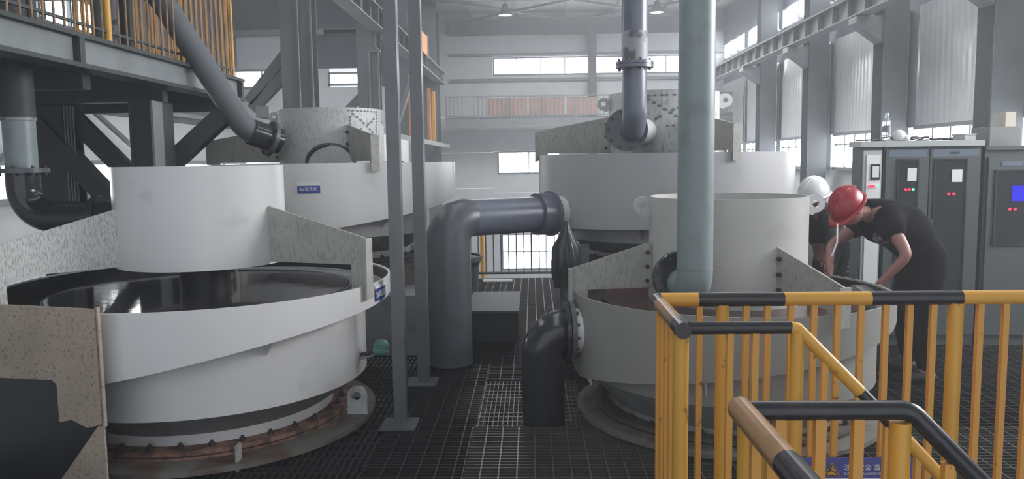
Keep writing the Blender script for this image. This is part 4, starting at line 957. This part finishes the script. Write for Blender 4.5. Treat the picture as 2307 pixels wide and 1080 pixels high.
t = thing('cardboard_box','small tan carton stacked on the dark carton','box',(4.3,7.25,1.93))
MB().box(4.25,7.15,1.96,4.34,7.3,2.09).build('carton', CARD, t); MB().box(4.25,7.21,2.09,4.34,7.24,2.092).build('tape_strip', PAPER, t)
t = thing('cardboard_box','pale low box between the cabinets and the dark carton','box',(4.1,7.3,1.85))
MB().box(3.87,7.1,1.841,3.965,7.3,1.89).build('carton', CABT, t); MB().box(3.865,7.095,1.888,3.97,7.305,1.9).build('lid', CABT, t)

# ================================================================== PEOPLE
def skin_mesh(name, mat_, chains, parent, sub=2, root=0):
    """chains: list of lists of (x,y,z,r); equal points are welded so limbs join"""
    verts = []; rad = []; edges = []; idx = {}
    def vid(p):
        k = tuple(round(c_,4) for c_ in p[:3])
        if k not in idx: idx[k] = len(verts); verts.append(p[:3]); rad.append(p[3] if not isinstance(p[3],tuple) else p[3])
        return idx[k]
    for ch in chains:
        ids = [vid(p) for p in ch]
        for a,b_ in zip(ids, ids[1:]):
            if a != b_: edges.append((a,b_))
    off = Vector(wloc(parent)); me = bpy.data.meshes.new(name); me.from_pydata([tuple(Vector(v)-off) for v in verts], edges, [])
    import bmesh
    bm = bmesh.new(); bm.from_mesh(me); lay = bm.verts.layers.skin.verify(); bm.verts.ensure_lookup_table()
    for i,r in enumerate(rad):
        bm.verts[i][lay].radius = (r,r) if not isinstance(r,tuple) else r
        bm.verts[i][lay].use_root = (i == root)
    bm.to_mesh(me); bm.free()
    me.materials.append(mat_); o = bpy.data.objects.new(name, me); COL.objects.link(o); o.parent = parent
    m_ = o.modifiers.new('skin','SKIN'); m_.use_smooth_shade = True; m_.use_x_symmetry = False; m_.use_y_symmetry = False; m_.use_z_symmetry = False
    s_ = o.modifiers.new('smooth','SUBSURF'); s_.levels = sub; s_.render_levels = sub
    return o
def hand_chains(wrist, palm_dir, finger_dir, side_dir, s=1.0, curl=0.5):
    """palm and five curled fingers"""
    W = Vector(wrist); f = Vector(finger_dir).normalized(); sd = Vector(side_dir).normalized(); pd = Vector(palm_dir).normalized()
    ch = []; pc = W + f*0.05*s
    ch.append([(*W,0.024*s),(*pc,(0.032*s,0.020*s)),(*(W+f*0.085*s),(0.034*s,0.018*s))])
    fingers = []
    for k,(o,l) in enumerate(((-0.03,0.062),(-0.01,0.075),(0.01,0.07),(0.028,0.055))):
        b0 = W+f*0.075*s+sd*o*s; b1 = b0+f*l*0.5*s+pd*0.008*s; b2 = b1+(f*(1-curl)+pd*curl).normalized()*l*0.35*s; b3 = b2+(f*(1-curl)*0.5+pd*curl*1.3).normalized()*l*0.28*s
        fingers.append([(*b0,0.009*s),(*b1,0.009*s),(*b2,0.008*s),(*b3,0.007*s)])
    t0 = W+f*0.025*s-sd*0.02*s; t1 = t0-sd*0.03*s+f*0.02*s+pd*0.01*s; t2 = t1+f*0.03*s+pd*0.015*s
    fingers.append([(*t0,0.012*s),(*t1,0.010*s),(*t2,0.008*s)])
    return ch, fingers
def helmet(parent, c, fwd, upv, m_, s=1.0):
    f = Vector(fwd).normalized(); u = Vector(upv); u = (u-f*u.dot(f)).normalized(); l = u.cross(f)
    Rm = Matrix((f,l,u)).transposed()
    c = Vector(c); h = MB().ellip(c, 0.140*s,0.112*s,0.135*s,32,14,Rm,-0.1)
    h = h.build('hard_hat', m_, parent)
    # brim
    mb = MB(); n = 40; vs = []
    for j in range(n):
        a = 2*pi*j/n; ex = 0.018+0.04*max(0,cos(a))**2
        for (k,zz) in ((0.0,-0.008),(ex,-0.026-0.012*max(0,cos(a))),(ex,-0.032-0.012*max(0,cos(a))),(0.0,-0.02)):
            q = Rm @ Vector(((0.138*s+k)*cos(a),(0.110*s+k)*sin(a),zz)); vs.append(c+q)
    mb.add(vs,[(j*4+k,((j+1)%n)*4+k,((j+1)%n)*4+(k+1)%4,j*4+(k+1)%4) for j in range(n) for k in range(4)],True); mb.build('hat_brim', m_, h)
    # ridges
    for off in (-0.03,0.0,0.03):
        pts = []
        for i in range(13):
            t_ = R_(20)+R_(140)*i/12; pts.append(c+Rm @ Vector((0.141*s*cos(t_), off, 0.137*s*sin(t_)*sqrt(max(0,1-(off/0.112)**2)))))
        MB().tube(pts,0.006 if off == 0 else 0.004,8).build('hat_ridge', m_, h)
    return h
def head(parent, c, fwd, upv, m_=None):
    f = Vector(fwd).normalized(); u = Vector(upv); u = (u-f*u.dot(f)).normalized(); l = u.cross(f)
    Rm = Matrix((f,l,u)).transposed(); c = Vector(c)
    mb = MB(); n, m = 24, 18; vs = []
    for i in range(m+1):
        t_ = -pi/2+pi*i/m
        for j in range(n):
            a = 2*pi*j/n; x_,y_,z_ = cos(t_)*cos(a),cos(t_)*sin(a),sin(t_)
            k = 1.0-0.22*max(0,-z_)**1.5*(1 if abs(y_) > 0 else 1)
            X = 0.098*x_; Yy = 0.078*y_*k; Z = 0.118*z_
            if x_ > 0.75 and abs(y_) < 0.22 and -0.35 < z_ < 0.1: X += 0.02*(1-abs(y_)/0.22)          # nose
            if x_ > 0.7 and 0.05 < z_ < 0.28 and 0.15 < abs(y_) < 0.5: X -= 0.008                       # eye sockets
            if x_ > 0.7 and z_ < -0.7: X += 0.008
            vs.append(c+Rm @ Vector((X,Yy,Z)))
    mb.add(vs,[(i*n+j,i*n+(j+1)%n,(i+1)*n+(j+1)%n,(i+1)*n+j) for i in range(m) for j in range(n)],True)
    for s_ in (-1,1): mb.ellip(c+Rm @ Vector((-0.005,0.080*s_,-0.005)),0.018,0.008,0.03,10,8,Rm)
    h = mb.build('head', m_ or SKIN, parent)
    for s_ in (-1,1): MB().ellip(c+Rm @ Vector((0.083,0.03*s_,0.015)),0.010,0.013,0.008,10,8,Rm).build('eye', PAPER, h); MB().ellip(c+Rm @ Vector((0.091,0.03*s_,0.015)),0.004,0.006,0.006,8,6,Rm).build('iris', HAIR, h)
    MB().ellip(c+Rm @ Vector((0.086,0,-0.055)),0.008,0.024,0.006,10,6,Rm).build('mouth', mat('lips',(0.25,0.09,0.08),0.5), h)
    MB().ellip(c+Rm @ Vector((-0.02,0,0.012)),0.092,0.085,0.105,20,10,Rm,-0.35).build('hair', HAIR, h)
    return h

# worker in red helmet, bent over the tank edge
P1 = thing('person','worker in red hard hat and dark clothes bending over the tank, arms down','person',(2.95,5.95,0))
hip = (2.98,5.98,0.96); mid = (2.84,5.93,1.13); chest = (2.62,5.86,1.27); neck = (2.44,5.80,1.29)
shL = (2.55,5.63,1.24); shR = (2.62,6.06,1.24)   # near and far shoulder
elN = (2.60,5.42,1.02); wrN = (2.47,5.50,0.83)
elF = (2.29,6.0,1.03); wrF = (2.20,5.78,0.88)
body = [[(*hip,0.10),(*mid,0.10),(*chest,0.115),(*neck,0.055),(2.36,5.77,1.28,0.055)],
        [(*chest,0.115),(*shL,0.062),(*elN,0.043),(*wrN,0.028)],[(*chest,0.115),(*shR,0.062),(*elF,0.043),(*wrF,0.028)],
        [(*hip,0.10),(2.98,5.86,0.90,0.085),(2.90,5.83,0.50,0.062),(2.98,5.82,0.10,0.042),(2.88,5.80,0.05,0.04)],
        [(*hip,0.10),(3.0,6.10,0.90,0.085),(2.92,6.14,0.50,0.062),(3.02,6.16,0.10,0.042),(2.92,6.15,0.05,0.04)]]
ch1,f1 = hand_chains(wrN,(0.3,0.2,-0.6),(-0.5,0.25,-0.75),(0.3,0.9,0.0)); ch2,f2 = hand_chains(wrF,(0.3,-0.2,-0.6),(-0.1,-0.55,-0.75),(0.9,-0.1,0.1))
ch1[0][0] = (*wrN,0.028); ch2[0][0] = (*wrF,0.028)
skin_mesh('body', SKIN, body+ch1+ch2, P1)
for k,fs_ in enumerate((f1,f2)):
    for f_ in fs_: skin_mesh('finger', SKIN, [f_], P1, 1)
def mid3(a,b_,t_): return tuple(a[i]+(b_[i]-a[i])*t_ for i in range(3))
skin_mesh('tshirt', SHIRT, [[(*mid3(hip,mid,-0.3),0.17),(*mid,0.185),(*chest,0.20),(*mid3(chest,neck,0.75),0.125)],
        [(*chest,0.20),(*mid3(chest,shL,0.5),0.15),(*mid3(shL,chest,0.0),0.105),(*mid3(shL,elN,0.6),0.088)],[(*chest,0.20),(*mid3(chest,shR,0.5),0.14),(*shR,0.10),(*mid3(shR,elF,0.6),0.07)]], P1)
skin_mesh('trousers', PANTS, [[(*mid3(hip,mid,0.3),0.165),(*hip,0.20),(2.98,5.86,0.88,0.15),(2.90,5.83,0.50,0.095),(2.98,5.82,0.07,0.085)],
        [(*hip,0.20),(3.0,6.10,0.88,0.15),(2.92,6.14,0.50,0.095),(3.02,6.16,0.07,0.085)]], P1)
for (x,y) in ((2.90,5.81),(2.94,6.155)):
    MB().ellip((x,y,0.045),0.14,0.052,0.055,18,8).build('shoe', SHOE, P1)
head(P1,(2.31,5.72,1.315),(-0.62,-0.2,-0.76),(-0.75,-0.25,0.6))
helmet(P1,(2.283,5.705,1.36),(-0.62,-0.2,-0.66),(-0.66,-0.25,0.75),REDH,1.0)
skin_mesh('shirt_print', PRINT, [[(2.60,5.68,1.11,(0.07,0.05)),(2.47,5.70,1.12,(0.07,0.05))]], P1, 1)
tag(MB().tube([(2.18,5.60,1.23),(2.17,5.57,1.10),(2.13,5.56,1.0)],0.006,8).build('chin_strap', LACE, P1))
# second worker behind the tank in a white helmet
P2 = thing('person','worker in white hard hat half hidden behind the tank cylinder','person',(2.55,6.75,0))
hip = (2.62,6.85,0.95); mid = (2.5,6.75,1.12); chest = (2.32,6.62,1.26); neck = (2.2,6.54,1.33)
shN = (2.42,6.45,1.24); shF = (2.2,6.85,1.24)
body = [[(*hip,0.13),(*mid,0.12),(*chest,0.14),(*neck,0.058),(2.16,6.5,1.36,0.055)],
        [(*chest,0.14),(*shN,0.06),(2.38,6.2,1.06,0.042),(2.28,6.0,0.92,0.028)],[(*chest,0.14),(*shF,0.06),(2.05,6.55,1.02,0.042),(2.03,6.25,0.90,0.028)],
        [(*hip,0.13),(2.55,6.75,0.90,0.1),(2.42,6.62,0.52,0.062),(2.58,6.70,0.10,0.042)],[(*hip,0.13),(2.72,6.92,0.90,0.1),(2.6,6.85,0.5,0.062),(2.75,6.95,0.1,0.042)]]
ch1,f1 = hand_chains((2.28,6.0,0.92),(0,0.1,-1),(-0.3,-0.8,-0.3),(0.9,-0.3,0)); ch2,f2 = hand_chains((2.03,6.25,0.90),(0,0.1,-1),(0,-0.9,-0.3),(-0.9,0,0))
ch1[0][0] = (2.28,6.0,0.92,0.028); ch2[0][0] = (2.03,6.25,0.90,0.028)
skin_mesh('body', SKIN, body+ch1+ch2, P2)
for fs_ in (f1,f2):
    for f_ in fs_: skin_mesh('finger', SKIN, [f_], P2, 1)
skin_mesh('long_sleeved_shirt', SHIRTG, [[(*mid3(hip,mid,-0.3),0.165),(*mid,0.165),(*chest,0.185),(*mid3(chest,neck,0.6),0.11)],
        [(*chest,0.165),(*shN,0.082),(2.38,6.2,1.06,0.062),(2.30,6.04,0.945,0.045)],[(*chest,0.165),(*shF,0.08),(2.05,6.55,1.02,0.06),(2.03,6.3,0.915,0.042)]], P2)
skin_mesh('trousers', PANTS, [[(*mid3(hip,mid,0.3),0.16),(*hip,0.19),(2.55,6.75,0.88,0.12),(2.42,6.62,0.52,0.085),(2.58,6.70,0.10,0.07)],[(*hip,0.16),(2.72,6.92,0.88,0.12),(2.6,6.85,0.5,0.085),(2.75,6.95,0.1,0.07)]], P2)
for (x,y) in ((2.52,6.66),(2.69,6.9)): MB().ellip((x,y,0.045),0.14,0.055,0.055,18,8).build('shoe', SHOE, P2)
head(P2,(2.265,6.30,1.375),(-0.6,-0.5,-0.5),(-0.3,-0.2,0.95))
helmet(P2,(2.255,6.30,1.42),(-0.75,-0.45,-0.25),(-0.2,-0.1,0.95),WHTH)
# turquoise bundle seen under the worker's arm
t = MB().ellip((3.235,8.0,0.70),0.075,0.07,0.075,18,10); t.ellip((3.19,7.98,0.66),0.05,0.06,0.04)
tag(t.build('cloth_bundle', BLUEC), 'turquoise cloth bundle on a stool seen under the bent worker', 'cloth')
t = thing('small_stool','dark steel stool carrying the turquoise cloth bundle','stool',(3.22,8.0,0))
MB().box(3.07,7.88,0.605,3.37,8.12,0.63).build('seat', STEELD, t)
MB().box(3.08,7.875,0.50,3.36,7.885,0.60).build('apron', PIPEBL, t); MB().box(3.08,7.872,0.545,3.36,7.876,0.555).build('pale_strip', PAPER, t)
for (x,y) in ((3.09,7.9),(3.35,7.9),(3.09,8.1),(3.35,8.1)): MB().box(x-0.012,y-0.012,0,x+0.012,y+0.012,0.605).build('leg', STEELD, t)
